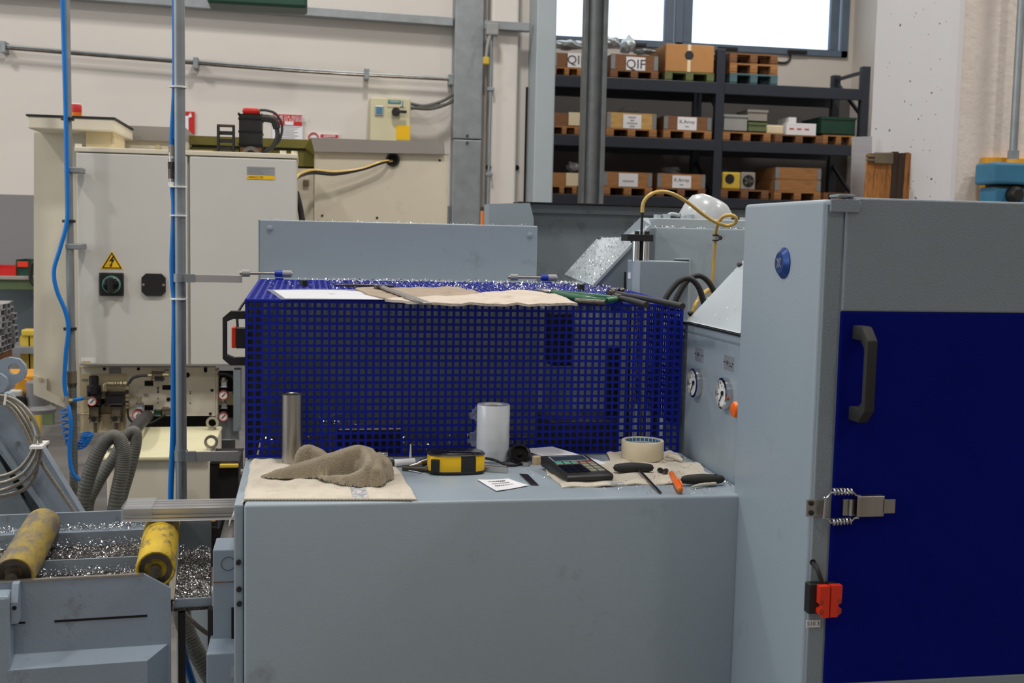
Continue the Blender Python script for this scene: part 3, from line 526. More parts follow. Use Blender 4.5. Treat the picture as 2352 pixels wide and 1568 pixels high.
onface((424, 316, 724, 336), CY+.5, -.05).build('channel_rail', 'olive', mc); onface((424, 342, 724, 378), CY+.52, -.05).build('channel_rail', 'olive', mc); onface((420, 334, 724, 400), CY+.6, -.04).build('channel_back', 'void', mc)
onface((430, 344, 487, 372), CY+.1, -.12, .004).build('terminal_block', 'beige_dirty', mc); p = PY(444, 354, CY+.1); MB().lathe(p, (0, -1, 0), [(.014, 0), (.014, .02), (.008, .03)], 14).build('gland', 'rubber', mc, 40)
# axis motor with red cap
MY = CY+.05
mo = onface((549, 262, 601, 368), MY, -.16, .008).build('axis_motor', 'black', mc); r = rect(549, 262, 601, 368, MY)
for k in range(3): MB().box(r[0]-.004, r[1]+.004, MY-.004, MY+.166, r[3]-.025-.06*k, r[3]-.018-.06*k).build('motor_rib', 'black_gloss', mo)
r2 = rect(556, 247, 596, 262, MY); MB().box(r2[0], r2[1], MY+.01, MY+.13, r2[2], r2[3], .012).build('encoder_cap', 'red', mo, 40)
MB().tube([PY(601, 271, MY), PY(625, 274, MY), PY(632, 282, MY), PY(636, 295, MY)], .018, 12, 5).build('power_connector', 'black', mo, 40); MB().tube([PY(636, 294, MY), PY(637, 315, MY), PY(628, 335, MY), PY(610, 348, MY), PY(600, 366, MY)], .011, 10, 6).build('motor_cable', 'hose_black', mo, 40)
MB().tube([PY(596, 253, MY), PY(615, 254, MY), PY(635, 263, MY), PY(648, 290, MY), PY(640, 325, MY), PY(615, 345, MY), PY(604, 364, MY)], .006, 8, 6).build('encoder_cable', 'hose_black', mo, 40)
MB().lathe(PY(577, 358, MY-.04), (0, -1, 0), [(.024, 0), (.042, 0), (.042, .04), (.024, .04)], 20, True).build('cable_loop', 'hose_grey', mo, 40)
onface((552, 340, 600, 368), MY-.01, .02).build('rusty_mount', 'wood_dark', mo)
ch = onface((500, 288, 540, 292), MY, .05).build('cable_chain', 'steel_dark', mc)
for k in range(4):
    y = 292+k*18; onface((500, y, 505, y+18), MY, .06).build('chain_link', 'black', ch); onface((535, y, 540, y+18), MY, .06).build('chain_link', 'black', ch); onface((505, y+11, 535, y+18), MY, .05).build('chain_bar', 'black', ch)
# right hood with sloping grey roof
HY = 5.75
onface((722, 349, 1028, 560), HY, -.5, .004).build('side_hood', 'beige', mc); onface((676, 386, 721, 560), HY+.02, -.4, .003).build('hood_return', 'beige', mc)
a, b, c, d = PY(722, 348, HY-.03), PY(1022, 354, HY-.03), PY(1020, 327, HY-.03), PY(714, 316, HY-.03)
MB().prism([a, b, c, d], (0, .5, 0)).build('hood_roof', 'taupe', mc); MB().prism([a, d, PY(700, 338, HY+.2)], (0, .3, 0)).build('roof_return', 'olive', mc)
p = PY(902, 367, HY); MB().lathe(p, (0, -1, 0), [(.024, 0), (.034, 0), (.034, .012), (.024, .012)], 24, True).build('cable_grommet', 'black', mc); MB().lathe(p, (0, -1, 0), [(.025, 0), (.025, .002)], 24).build('cable_hole', 'void', mc)
for k, m in ((0, 'hose_black'), (5, 'yellow_hose'), (3, 'hose_black')):
    MB().tube([PY(900, 368+k*.3, HY-.005), PY(876, 374-k*.4, HY-.05), PY(830, 389-k*.3, HY-.06), PY(770, 400-k, HY-.08), PY(720, 397-k*1.2, HY-.12), PY(690, 404-k, HY-.3), PY(678, 412, HY-.4)], .0075, 8, 8).build('hood_cable', m, mc, 40)
MB().tube([PY(680, 440, HY-.1), PY(690, 480, HY-.1), PY(696, 520, HY-.1)], .014, 8, 5).build('hood_cable', 'hose_black', mc, 40)
for a, b in ((703, 420),): p = PY(a, b, HY+.02); MB().box(p.x-.014, p.x+.014, p.y-.02, p.y, p.z-.016, p.z+.016, .004).build('latch', 'pneu', mc)
for a, b in ((740, 495), (866, 500), (1010, 368)): p = PY(a, b, HY); MB().cyl(p+Vector((0, .002, 0)), p+Vector((0, -.003, 0)), .006, n=8).build('screw', 'rubber', mc)
# pneumatic panel below the cabinet
QY = 5.3
onface((184, 843, 494, 955), QY, -.04, .003).build('service_panel', 'beige', mc); onface((184, 950, 288, 992), QY-.03, -.03, .003).build('drip_plate', 'beige_dirty', mc); onface((184, 858, 290, 952), QY-.004, -.003).build('stained_plate', 'beige_dirty', mc)
onface((186, 838, 232, 842), QY-.02, -.03).build('bracket', 'beige', mc); onface((251, 844, 278, 868), QY, .002).build('instruction_plate', 'wall_grey', mc)
for k in range(4): onface((255, 848+k*4.6, 274, 849+k*4.6), QY-.002, .0006).build('text_line', 'label_metal', mc)
for px in ((188, 870, 201, 874), (330, 905, 341, 908), (378, 848, 388, 851), (376, 934, 388, 938), (190, 947, 203, 958)): onface(px, QY-.005, .002).build('type_label', 'wall_grey', mc)
for px in ((332, 874, 352, 886), (373, 884, 393, 895), (332, 930, 352, 942)): onface(px, QY, .001).build('cutout', 'void', mc)
for a, b, rr in ((430, 861, .012), (240, 847, .007), (318, 847, .007), (472, 846, .008), (472, 851, .008), (487, 896, .007), (483, 950, .007), (387, 917, .009)) : p = PY(a, b, QY); MB().cyl(p+Vector((0, .002, 0)), p+Vector((0, -.002, 0)), rr, n=12).build('panel_hole', 'void', mc)
for k in range(14): p = PY(random.choice((363, 363, 425, 437)), 886+random.random()*40, QY); MB().cyl(p+Vector((0, .002, 0)), p+Vector((0, -.0015, 0)), .003, n=8).build('panel_hole', 'void', mc)
def gauge(px, py, Y, r, parent, ring='red', d=(0, -1, 0)):
    p = PY(px, py, Y); g = MB().lathe(p, d, [(r, 0), (r, .03), (r*.86, .034), (r*.86, .028)], 24).build('pressure_gauge', 'black', parent, 40); MB().lathe(p+Vector((0, -.03, 0)), d, [(r*.86, 0), (r*.86, .001)], 24).build('gauge_face', 'gauge_face', g)
    MB().lathe(p+Vector((0, -.031, 0)), d, [(r*.84, 0), (r*.97, 0), (r*.97, .004), (r*.84, .004)], 24, True).build('gauge_ring', ring, g); along(MB(), p+Vector((-r*.3, -.033, -r*.35)), p+Vector((r*.35, -.033, r*.4)), .001, .0018).build('gauge_needle', 'black', g); return g
# two filter / regulator units
f1 = thing('air_regulator', PY(215, 975, QY-.1), 'black-topped air regulator with round gauge on the stained plate', 'regulator'); VY = QY-.09
p = PY(216, 910, VY+.04)
zt_ = PY(216, 866, VY).z; zb_ = PY(216, 975, VY).z; MB().lathe((p.x, p.y, PY(216, 888, VY).z), (0, 0, 1), [(.030, -.05), (.030, 0), (.02, .004), (.021, .04), (.016, .044)], 20).build('adjuster', 'black', f1, 40)
onface((203, 904, 232, 930), VY, -.08, .006).build('body', 'black', f1); gauge(214, 919, VY, .021, f1)
onface((205, 934, 226, 960), VY+.01, -.06, .006).build('bowl', 'pneu', f1); onface((206, 956, 225, 970), VY, -.06, .004).build('drain_valve', 'pneu', f1); q = PY(215.5, 962, VY); MB().lathe(q, (0, -1, 0), [(.011, -.002), (.011, .004)], 14).build('drain_port', 'black', f1)
MB().cyl((q.x, q.y+.03, q.z-.02), (q.x, q.y+.03, q.z-.065), .008, n=10).build('drain_tube', 'pneu', f1)
f2 = thing('air_filter', PY(265, 975, QY-.1), 'black and brass air filter unit beside the regulator', 'filter'); onface((243, 905, 283, 930), VY, -.08, .006).build('body', 'black', f2); onface((256, 933, 276, 960), VY+.01, -.06, .006).build('bowl', 'pneu', f2); onface((256, 956, 276, 970), VY, -.06, .004).build('drain_valve', 'pneu', f2); q = PY(264, 961, VY); MB().lathe(q, (0, -1, 0), [(.011, -.002), (.011, .004)], 14).build('drain_port', 'black', f2)
MB().cyl((q.x, q.y+.03, q.z-.02), (q.x, q.y+.03, q.z-.075), .008, n=10).build('drain_tube', 'pneu', f2); onface((232, 900, 245, 915), VY+.01, -.06, .004).build('coupling', 'pneu', f2)
el = thing('air_fittings', PY(270, 880, QY-.06), 'row of pale brass fittings and elbow above the air filter', 'fittings')
MB().tube([PY(241, 897, VY), PY(241, 886, VY), PY(245, 881, VY), PY(258, 881, VY)], .010, 10, 5).build('elbow', 'brass', el, 40)
for a, c, rr in ((258, 262, .012), (264, 268, .012), (270, 274, .010), (276, 282, .014), (284, 292, .013)): MB().cyl(PY(a, 881, VY), PY(c, 880, VY), rr, n=8).build('fitting', 'brass', el)
for a, c in ((886, 894), (905, 911), (913, 920), (924, 930), (932, 937)): MB().cyl(PY(293, a, VY), PY(293, c, VY), .010, n=8).build('fitting', 'brass', el)
MB().cyl(PY(293, 880, VY), PY(293, 936, VY), .0055, n=8).build('tube', 'hose_black', el)
MB().tube([PY(296, 880, VY), PY(305, 868, VY), PY(322, 863, VY), PY(340, 862, VY)], .006, 8, 5).build('tube', 'hose_black', el, 40); MB().tube([PY(293, 936, VY), PY(297, 962, VY), PY(320, 977, VY), PY(350, 970, VY), PY(380, 952, VY)], .005, 8, 5).build('tube', 'hose_black', el, 40)
v1 = thing('solenoid_valve', PY(360, 870, QY-.06), 'dark solenoid valve block with brass ends at the top of the service panel', 'valve'); onface((348, 856, 374, 873), VY, -.05, .004).build('body', 'pneu', v1); onface((356, 865, 372, 875), VY-.02, -.03, .003).build('coil', 'black', v1); MB().cyl(PY(340, 862, VY), PY(349, 862, VY), .009, n=8).build('fitting', 'brass', v1); MB().cyl(PY(374, 861, VY), PY(388, 861, VY), .009, n=8).build('fitting', 'brass', v1)
v2 = thing('solenoid_valve', PY(365, 952, QY-.06), 'small solenoid valve with brass ends low on the service panel', 'valve'); onface((354, 944, 370, 954), VY, -.05, .004).build('body', 'green_dark', v2); onface((372, 940, 392, 955), VY, -.05, .004).build('coil', 'pneu', v2); MB().cyl(PY(340, 948, VY), PY(354, 947, VY), .007, n=8).build('fitting', 'brass', v2)
g1 = thing('panel_gauge', PY(319, 958, QY-.06), 'round white gauge with pressure switch at the foot of the service panel', 'gauge'); gauge(318, 950, VY, .022, g1); onface((313, 926, 327, 938), VY, -.04, .004).build('pressure_switch', 'label_metal', g1); MB().cyl(PY(320, 911, VY), PY(320, 926, VY), .010, n=12).build('fitting', 'brass', g1)
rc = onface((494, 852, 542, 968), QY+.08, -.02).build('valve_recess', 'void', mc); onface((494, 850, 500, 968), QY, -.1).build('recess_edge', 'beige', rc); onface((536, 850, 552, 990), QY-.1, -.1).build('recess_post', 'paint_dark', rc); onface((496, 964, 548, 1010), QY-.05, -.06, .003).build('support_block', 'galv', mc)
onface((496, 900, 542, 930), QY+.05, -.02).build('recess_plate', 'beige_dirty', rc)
for k, y in enumerate((905, 954)):
    g1 = thing('panel_gauge', PY(515, y+10, QY-.05), ['upper', 'lower'][k]+' red-ringed gauge in the dark recess beside the service panel', 'gauge'); gauge(514, y, VY+.02, .021, g1); onface((508, y-30, 520, y-16), VY+.03, -.04, .004).build('pressure_switch', 'label_metal', g1); MB().cyl(PY(514, y-38, VY+.04), PY(514, y-29, VY+.04), .009, n=12).build('fitting', 'brass', g1)
MB().tube([PY(500, 858, VY+.03), PY(530, 862, VY+.03), PY(544, 885, VY+.03), PY(535, 905, VY+.03)], .006, 8, 5).build('recess_hose', 'hose_black', mc, 40)
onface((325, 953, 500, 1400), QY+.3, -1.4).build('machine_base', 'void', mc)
# ---------------------------------------------------------------- coolant tank with lid, hoses
TY = 4.3
tk = thing('coolant_tank', PY(360, 1265, TY), 'cream coolant tank with lid and lifting eyes below the machining centre', 'tank')
x0, x1, z0, z1 = rect(246, 1056, 481, 1300, TY); MB().box(x0, x1, TY, TY+.62, .05, z1, .006).build('tank_body', 'beige', tk); zl = z1
x0, x1, _, _ = rect(240, 1050, 481, 1058, TY); zt_ = PY(360, 1048, TY-.02).z; MB().box(x0-.01, PY(505, 1030, TY+.5).x, TY-.02, TY+.64, zl, zt_, .006).build('lid', 'tank', tk)
onface((455, 1018, 494, 1027), TY+.0, -.01).build('lid_plate', 'label_metal', tk) if False else None
for a, b, yy in ((258, 1028, TY+.08), (488, 1005, TY+.55), (485, 1032, TY+.1)):
    p = PY(a, b, yy); p.z = zt_+.03; MB().lathe(p+Vector((0, .006, 0)), (0, -1, 0), [(.016, 0), (.026, 0), (.026, .012), (.016, .012)], 18, True).build('lifting_eye', 'steel', tk, 50); MB().cyl((p.x, p.y, zt_), (p.x, p.y, zt_+.01), .016, n=12).build('eye_collar', 'steel', tk)
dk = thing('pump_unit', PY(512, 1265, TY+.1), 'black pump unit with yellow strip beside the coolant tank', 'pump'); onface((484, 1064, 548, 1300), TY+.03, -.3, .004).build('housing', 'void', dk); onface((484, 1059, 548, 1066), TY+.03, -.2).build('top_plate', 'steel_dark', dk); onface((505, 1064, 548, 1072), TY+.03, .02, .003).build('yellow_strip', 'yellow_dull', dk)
onface((478, 1180, 500, 1212), TY-.2, -.1, .006).build('switch_body', 'black', dk); onface((483, 1182, 497, 1196), TY-.21, .02, .008).build('yellow_button', 'yellow', dk)
def flex(pts, r, name, m, **k):
    rr = lambda t: r*(1+.025*math.sin(t*640)); return MB().tube(pts, r, 12, 60, rr=rr).build(name, m, smooth=60, **k)
GY = 4.0
flex([Vector((PY(172, 1300, GY).x, GY, .03)), PY(178, 1240, GY), PY(190, 1150, GY), PY(212, 1070, GY), PY(240, 1015, GY), PY(265, 1003, GY), PY(283, 1030, GY), PY(280, 1080, GY), PY(266, 1150, GY), PY(250, 1260, GY), Vector((PY(246, 1300, GY).x, GY, .03))], .024, 'coolant_hose', 'hose_grey', label='thick grey coolant hose looping over the tank corner in front', cat='hose', group='coolant hoses')
flex([Vector((PY(225, 1300, GY+.15).x, GY+.15, .03)), PY(212, 1250, GY+.15), PY(202, 1165, GY+.15), PY(225, 1110, GY+.15), PY(262, 1050, GY+.15), PY(290, 1000, GY+.15), PY(310, 992, GY+.15), PY(312, 1020, GY+.15), PY(298, 1080, GY+.15), PY(278, 1150, GY+.15), PY(264, 1240, GY+.15), Vector((PY(258, 1300, GY+.15).x, GY+.15, .03))], .020, 'coolant_hose', 'hose_grey', label='second grey coolant hose arching higher behind the first', cat='hose', group='coolant hoses')
MB().tube([PY(300, 1000, GY+.4), PY(318, 975, GY+.6), PY(338, 955, GY+1)], .026, 10, 6).build('elbow_hose', 'hose_black', label='short dark hose rising into the machine base above the tank', cat='hose', smooth=60)
# ---------------------------------------------------------------- vertical pipes and blue air hoses
IY = 5.08
vp = thing('vertical_pipe', PY(166, 1180, IY), 'grey vertical conduit on the cream cabinet edge with a blue hose', 'pipe')
MB().cyl(PY(165, 852, IY).lerp(PY(150, -60, IY), 3.1), PY(165, 852, IY), .0165, n=16).build('tube', 'galv', vp, 40); q = PY(165, 852, IY); MB().cyl(q, q-Vector((0, 0, .05)), .022, n=6).build('coupling', 'pneu', vp); MB().cyl(q-Vector((0, 0, .05)), q-Vector((0, 0, .068)), .021, .018, n=14).build('coupling_ring', 'steel_dark', vp)
MB().tube([PY(166, 880, IY), PY(168, 1000, IY), PY(170, 1130, IY), PY(172, 1230, IY)], .017, 12, 50, rr=lambda t: .017*(1+.06*math.sin(t*300))).build('flexible_conduit', 'hose_grey', vp, 60)
for y in (390, 566): p = PY(160+(y-390)*.02, y, IY); MB().box(p.x-.02, p.x+.045, p.y-.02, p.y+.1, p.z-.012, p.z+.012, .004).build('pipe_clip', 'galv', vp)
for y in (273, 508, 755): p = PY(152+y*.012, y, IY-.005); MB().lathe(p, (0, 0, 1), [(.027, -.006), (.027, .006)], 16).build('cable_tie', 'black', vp, 40)
hb = thing('air_hose', PY(170, 1100, IY-.04), 'bright blue air hose tied to the thin vertical conduit and bulging outwards', 'hose')
MB().tube([PY(147, 120, IY-.03).lerp(PY(142, -60, IY-.03), 13), PY(142, -60, IY-.03), PY(147, 120, IY-.03), PY(151, 270, IY-.03), PY(154, 420, IY-.03), PY(154, 505, IY-.03), PY(138, 570, IY-.03), PY(124, 620, IY-.03), PY(130, 665, IY-.03), PY(150, 715, IY-.03), PY(157, 755, IY-.03), PY(151, 815, IY-.03), PY(148, 880, IY-.03), PY(154, 915, IY-.03)], .0088, 10, 8).build('hose', 'blue_hose', hb, 60)
q = PY(155, 920, IY-.03); MB().cyl(q+Vector((0, 0, .02)), q-Vector((0, 0, .03)), .011, n=8).build('tee_fitting', 'steel', hb); MB().cyl(q, PY(168, 919, IY-.03), .010, n=8).build('tee_branch', 'brass', hb); MB().cyl(PY(168, 919, IY-.03), PY(192, 914, IY-.03), .008, n=10).build('branch_hose', 'blue_hose', hb); MB().cyl(PY(189, 914.5, IY-.03), PY(203, 914, IY), .007, n=8).build('branch_nozzle', 'steel', hb)
MB().tube([PY(157, 930, IY-.03), PY(163, 970, IY-.05), PY(160, 1040, IY-.05), PY(167, 1085, IY-.05), PY(190, 1103, IY-.05), PY(225, 1098, IY-.05)], .009, 10, 8).build('lower_hose', 'blue_hose', hb, 60)
sp_ = []
for i in range(190):
    t = i/189; ax = spline([PY(152, 940, IY+.05), PY(155, 985, IY+.05), PY(165, 1020, IY+.05), PY(182, 1026, IY+.05), PY(196, 1010, IY+.05), PY(201, 995, IY+.05)], 38)[i]; a = t*2*math.pi*15
    sp_.append(ax+Vector((math.cos(a)*.022, math.sin(a)*.022, math.sin(a)*.008*t)))
MB().tube(sp_, .004, 6).build('coiled_hose', 'blue_hose', label='small coiled blue air hose hanging under the regulator', cat='hose', smooth=60)
JY = 3.1
v2 = thing('support_pipe', PY(408, 1180, JY), 'thick grey vertical pipe braced to the saw by two flat bars', 'pipe')
MB().cyl((PY(412, 300, JY).x, JY, 0.002), (PY(412, 300, JY).x, JY, 6.9), .0135, n=18).build('tube', 'galv', v2, 40); MB().box(PY(419, 300, JY).x, PY(425, 300, JY).x, JY-.006, JY+.012, .002, 6.9, .004).build('side_rail', 'galv', v2)
XP = PY(412, 300, JY).x
for y0, y1, xe in ((631, 648, 556), (1036, 1058, 548)):
    r = rect(425, y0, xe, y1, JY-.02); MB().box(XP+.015, r[1], JY-.024, JY-.018, r[2], r[3], .001).build('brace_bar', 'alu', v2); MB().lathe((XP, JY, (r[2]+r[3])/2), (0, 0, 1), [(.0175, -(r[3]-r[2])*.55), (.0175, (r[3]-r[2])*.55)], 18).build('clamp_ring', 'galv', v2, 40); MB().box(XP+.014, XP+.04, JY-.028, JY-.016, r[2]-.001, r[3]+.001).build('clamp_lug', 'galv', v2)
for y in (200, 429, 495, 686): p = PY(410, y, JY); MB().lathe((XP-.003, JY, p.z), (0, 0, 1), [(.0225, -.002), (.0225, .002)], 18).build('cable_tie', 'white', v2, 40)
h2 = thing('air_hose', PY(402, 1130, JY-.02), 'bright blue air hose with steel coupler running down the thick pipe', 'hose')
MB().tube([PY(402, 180, JY+.004)+Vector((0, 0, 4.8)), PY(400, -60, JY+.004), PY(401, 180, JY+.004), PY(395, 300, JY+.004), PY(394, 338, JY+.004)], .0062, 10, 8).build('upper_hose', 'blue_hose', h2, 60); MB().tube([PY(396, 425, JY+.004), PY(400, 480, JY+.004), PY(396, 590, JY+.004), PY(397, 650, JY+.004), PY(401, 700, JY+.004), PY(399, 850, JY+.004), PY(398, 980, JY+.004), PY(392, 1150, JY+.004), PY(396, 1300, JY+.004)], .0075, 10, 8).build('lower_hose', 'blue_hose', h2, 60)
for a, b, rr, n, m in ((333, 350, .008, 8, 'steel'), (350, 356, .0095, 12, 'steel'), (356, 364, .007, 12, 'white'), (364, 372, .0085, 12, 'steel'), (372, 388, .0105, 6, 'steel_dark'), (388, 410, .009, 12, 'steel_dark'), (410, 418, .007, 12, 'steel'), (418, 428, .0085, 12, 'white')): MB().cyl(PY(394, a, JY+.004), PY(394.5, b, JY+.004), rr, n=n).build('coupler', m, h2)
# ================================================================ bench, trolley and profile stack at the far side
bY = 8.6
bn = thing('workbench', PY(30, 780, bY), 'green workbench with shelf against the grey-painted wall', 'workbench')
x0, x1, z0, z1 = rect(-120, 634, 130, 642, bY); MB().box(x0, x1, bY, bY+.8, z0, z1, .004).build('bench_top', 'taupe', bn); r = rect(-120, 642, 130, 664, bY); MB().box(r[0], r[1], bY+.03, bY+.06, r[2], r[3]).build('apron', 'bench_green', bn)
for x in (x0+.05, x1-.12): MB().box(x, x+.07, bY+.04, bY+.11, .002, z0).build('leg', 'bench_green', bn)
r = rect(-120, 792, 130, 800, bY); MB().box(r[0], r[1], bY+.05, bY+.7, r[2], r[3]).build('lower_shelf', 'bench_green', bn); r = rect(-120, 664, 130, 790, bY); MB().box(r[0], r[1], bY+.6, bY+.62, r[2], r[3]).build('back_panel', 'paint_dark', bn)
zb_ = z1
def tray(px, m, label, Y, z, dep=.3):
    x0, x1, a, b = rect(*px, Y); o = thing('open_bin', ((x0+x1)/2, Y, z), label, 'bin'); t = .008; H = b-a; mb = MB().box(x0, x1, Y, Y+dep, z+.001, z+.01)
    mb.box(x0, x1, Y, Y+t, z+.01, z+H*.75).box(x0, x1, Y+dep-t, Y+dep, z+.01, z+H).box(x0, x0+t, Y+t, Y+dep-t, z+.01, z+H).box(x1-t, x1, Y+t, Y+dep-t, z+.01, z+H); mb.build('shell', m, o); return o, x0, x1, H
tray((-30, 612, 36, 634), 'red', 'red open parts bin on the green bench', bY+.1, zb_)
o, a, c, H = tray((36, 597, 72, 634), 'green_dark', 'dark green parts bin with red tag on the bench', bY+.12, zb_); MB().box(a+.015, c-.02, bY+.105, bY+.118, zb_+H*.55, zb_+H*.9).build('red_tag', 'safety_red', o)
MB().tube([PY(80, 602, bY-.015), PY(72, 610, bY-.015), PY(71, 640, bY-.015), PY(80, 656, bY-.015)], .0145, 8, 6).build('cable_loop', 'black', label='black cable loop hanging on the green bench by the cream column', cat='cable', smooth=60)
fb = rect(48, 757, 120, 772, bY-.9); MB().box(fb[0], fb[1], bY-.9, bY-.8, fb[2], fb[3], .01).box(fb[1]-.2, fb[1]-.14, bY-.88, bY-.82, .002, fb[2]).box(fb[0]+.04, fb[0]+.1, bY-.88, bY-.82, .002, fb[2]).build('yellow_rail', 'yellow_dull', label='yellow steel rail stored below the green bench', cat='rail')
# stack of hollow aluminium profiles whose sawn ends face the saw
SX = -1.12; p = PX(36, 700, SX); yb = p.y; zt_ = PX(36, 690, SX).z; dz = .0235; dy = .034
for r_ in range(8):
    for c_ in range(4):
        y1 = yb-c_*dy*1.7-.0; z = zt_-r_*dz
        xe = SX+random.uniform(-.012, .012); o = thing('aluminium_profile', (xe-.6, y1, z-dz), 'bare aluminium profile end, %s row, %s from the cream machine' % (('topmost', 'second', 'third', 'fourth', 'fifth', 'sixth', 'seventh', 'lowest')[r_], ('closest', 'second', 'third', 'outermost')[c_]), 'profile', 'stacked aluminium profiles')
        w_ = dy*1.7-.002; t = .0025; mb = MB(); L = 1.2
        mb.box(xe-L, xe, y1-w_, y1, z-dz+.001, z-dz+.001+t).box(xe-L, xe, y1-w_, y1, z-t, z-.0005).box(xe-L, xe, y1-w_, y1-w_+t, z-dz+t, z-t).box(xe-L, xe, y1-t, y1, z-dz+t, z-t); mb.build('tube_wall', 'alu', o); MB().box(xe-L, xe-.006, y1-w_/2-.001, y1-w_/2+.001, z-dz+t, z-t).build('web', 'alu', o)
zz = zt_-8*dz; sk = thing('profile_stand', (SX-.6, yb-.1, 0), 'rusty steel stand carrying the stacked aluminium profiles', 'stand'); MB().box(SX-1.2, SX-.02, yb-.26, yb+.02, zz-.05, zz-.001).build('support_beam', 'wood_dark', sk)
for x in (SX-1.1, SX-.14):
    for y in (yb-.24, yb-.03): MB().box(x, x+.05, y, y+.05, .001, zz-.05).build('leg', 'wood_dark', sk)
# yellow trolley with caster
KY = 6.3
ty = thing('yellow_trolley', PY(70, 1020, KY), 'yellow lifting trolley with black-wheeled caster behind the inclined frame', 'trolley')
r = rect(-60, 862, 80, 886, KY); MB().box(r[0], r[1], KY, KY+.3, r[2], r[3], .01).build('frame', 'machine_yellow', ty); along(MB(), PY(30, 930, KY), PY(62, 870, KY), .02, .03, .004).build('strut', 'machine_yellow', ty)
r = rect(20, 896, 50, 925, KY-.05); MB().box(r[0], r[1], KY-.05, KY+.1, r[2], r[3], .01).build('motor_box', 'beige_white', ty); MB().box(r[0]+.03, r[1]+.02, KY-.06, KY-.04, r[2]-.06, r[3]-.03, .005).build('motor_grille', 'black', ty)
p = PY(88, 938, KY); MB().lathe((p.x, KY, p.z), (0, 0, 1), [(.09, -.02), (.09, .0), (.06, .02), (.06, .14), (.05, .15)], 20).build('caster_mount', 'wall_grey', ty, 40)
p = PY(100, 986, KY); pz = .088; wl = MB().lathe((p.x, KY-.03, pz), (0, 1, 0), [(.05, 0), (.075, .004), (.087, .015), (.087, .05), (.075, .06)], 28).build('wheel', 'rubber', ty, 40); MB().lathe((p.x, KY-.035, pz), (0, 1, 0), [(.012, 0), (.012, .05)], 12).build('axle', 'black', wl)
for k in range(6): a = k*math.pi/3; along(MB(), (p.x+.012*math.cos(a), KY-.031, pz+.012*math.sin(a)), (p.x+.06*math.cos(a), KY-.031, pz+.06*math.sin(a)), .003, .007).build('spoke', 'grey_plastic', wl)
along(MB(), (p.x-.02, KY, .15), (p.x, KY, .3), .02, .03).build('caster_fork', 'steel_dark', ty)
# floor-grey pallet truck / stored steel below the bench
r = rect(-60, 798, 110, 812, 7.6); MB().box(r[0], r[1], 7.6, 8.3, r[2], r[3]).build('steel_plate_stack', 'galv', label='flat grey steel plates stacked low under the bench front', cat='plates')
# ================================================================ inclined grey frame with braided cables
EY = 3.7
fr = thing('inclined_frame', PY(60, 1180, EY), 'grey inclined sheet frame with lifting eye and coiled braided cables', 'frame')
MB().prism([PY(-60, 890, EY), PY(20, 905, EY), PY(200, 1200, EY), PY(178, 1240, EY), PY(145, 1240, EY), PY(-60, 960, EY)], (0, .05, 0)).build('side_flange', 'paint_conveyor', fr)
MB().prism([PY(-60, 935, EY+.06), PY(10, 960, EY+.06), PY(150, 1240, EY+.06), PY(-60, 1240, EY+.06)], (0, .01, 0)).build('inner_sheet', 'paint_dark', fr)
along(MB(), PY(-40, 955, EY-.01), PY(142, 1230, EY-.01), .012, .006).build('edge_rib', 'paint', fr); along(MB(), PY(-40, 1000, EY+.03), PY(80, 1200, EY+.03), .02, .012).build('edge_rib', 'paint_dark', fr)
MB().tube([PY(18, 1060, EY+.03), PY(40, 1120, EY+.03), PY(62, 1180, EY+.03), PY(75, 1230, EY+.03)], .011, 10, 6).build('grey_conduit', 'rubber', fr, 60)
eye = [(-20, 836), (5, 824), (20, 820), (45, 825), (58, 840), (60, 855), (55, 870), (25, 888), (10, 905), (-20, 905)]; mb = MB(); n = 24
ctr = Vector((32, 847)); 
outl = [Vector(e) for e in eye]
def ringpoly(outl, ctr, rx, ry, Y, t):      # plate with a round hole: outline resampled by angle
    N = 40; vs = []; 
    for k in range(N):
        a = 2*math.pi*k/N; d = Vector((math.cos(a), math.sin(a))); best = 1e9
        for i in range(len(outl)):
            p, q = outl[i]-ctr, outl[(i+1) % len(outl)]-ctr; e = q-p; den = d.x*e.y-d.y*e.x
            if abs(den) < 1e-9: continue
            s_ = (p.x*e.y-p.y*e.x)/den; u = (p.x*d.y-p.y*d.x)/den
            if s_ > 0 and -1e-6 <= u <= 1+1e-6: best = min(best, s_)
        o = ctr+d*best; i_ = ctr+Vector((d.x*rx, d.y*ry)); vs.append((PY(o.x, o.y, Y), PY(i_.x, i_.y, Y)))
    V = [v[0] for v in vs]+[v[1] for v in vs]; V += [v+Vector((0, t, 0)) for v in V]; F = []
    for k in range(N):
        j = (k+1) % N; F += [(k, j, N+j, N+k), (2*N+k, 3*N+k, 3*N+j, 2*N+j), (k, 2*N+k, 2*N+j, j), (N+k, N+j, 3*N+j, 3*N+k)]
    return MB().add(V, F)
ringpoly(outl, ctr, 14, 13, EY-.05, .02).build('lifting_eye', 'paint_conveyor', fr)
ringpoly([Vector(e) for e in ((-30, 862), (0, 858), (14, 868), (18, 885), (8, 900), (-30, 905))], Vector((-8, 882)), 10, 10, EY-.09, .02).build('lifting_eye', 'paint_conveyor', fr)
p = PY(41, 1016, EY); MB().cyl(p, p+Vector((0, -.008, 0)), .006, n=10).build('screw', 'steel', fr)
cb = thing('braided_cables', PY(40, 1130, EY-.06), 'coil of braided steel-sheathed cables hanging on the inclined frame', 'cables'); ZY = EY-.05
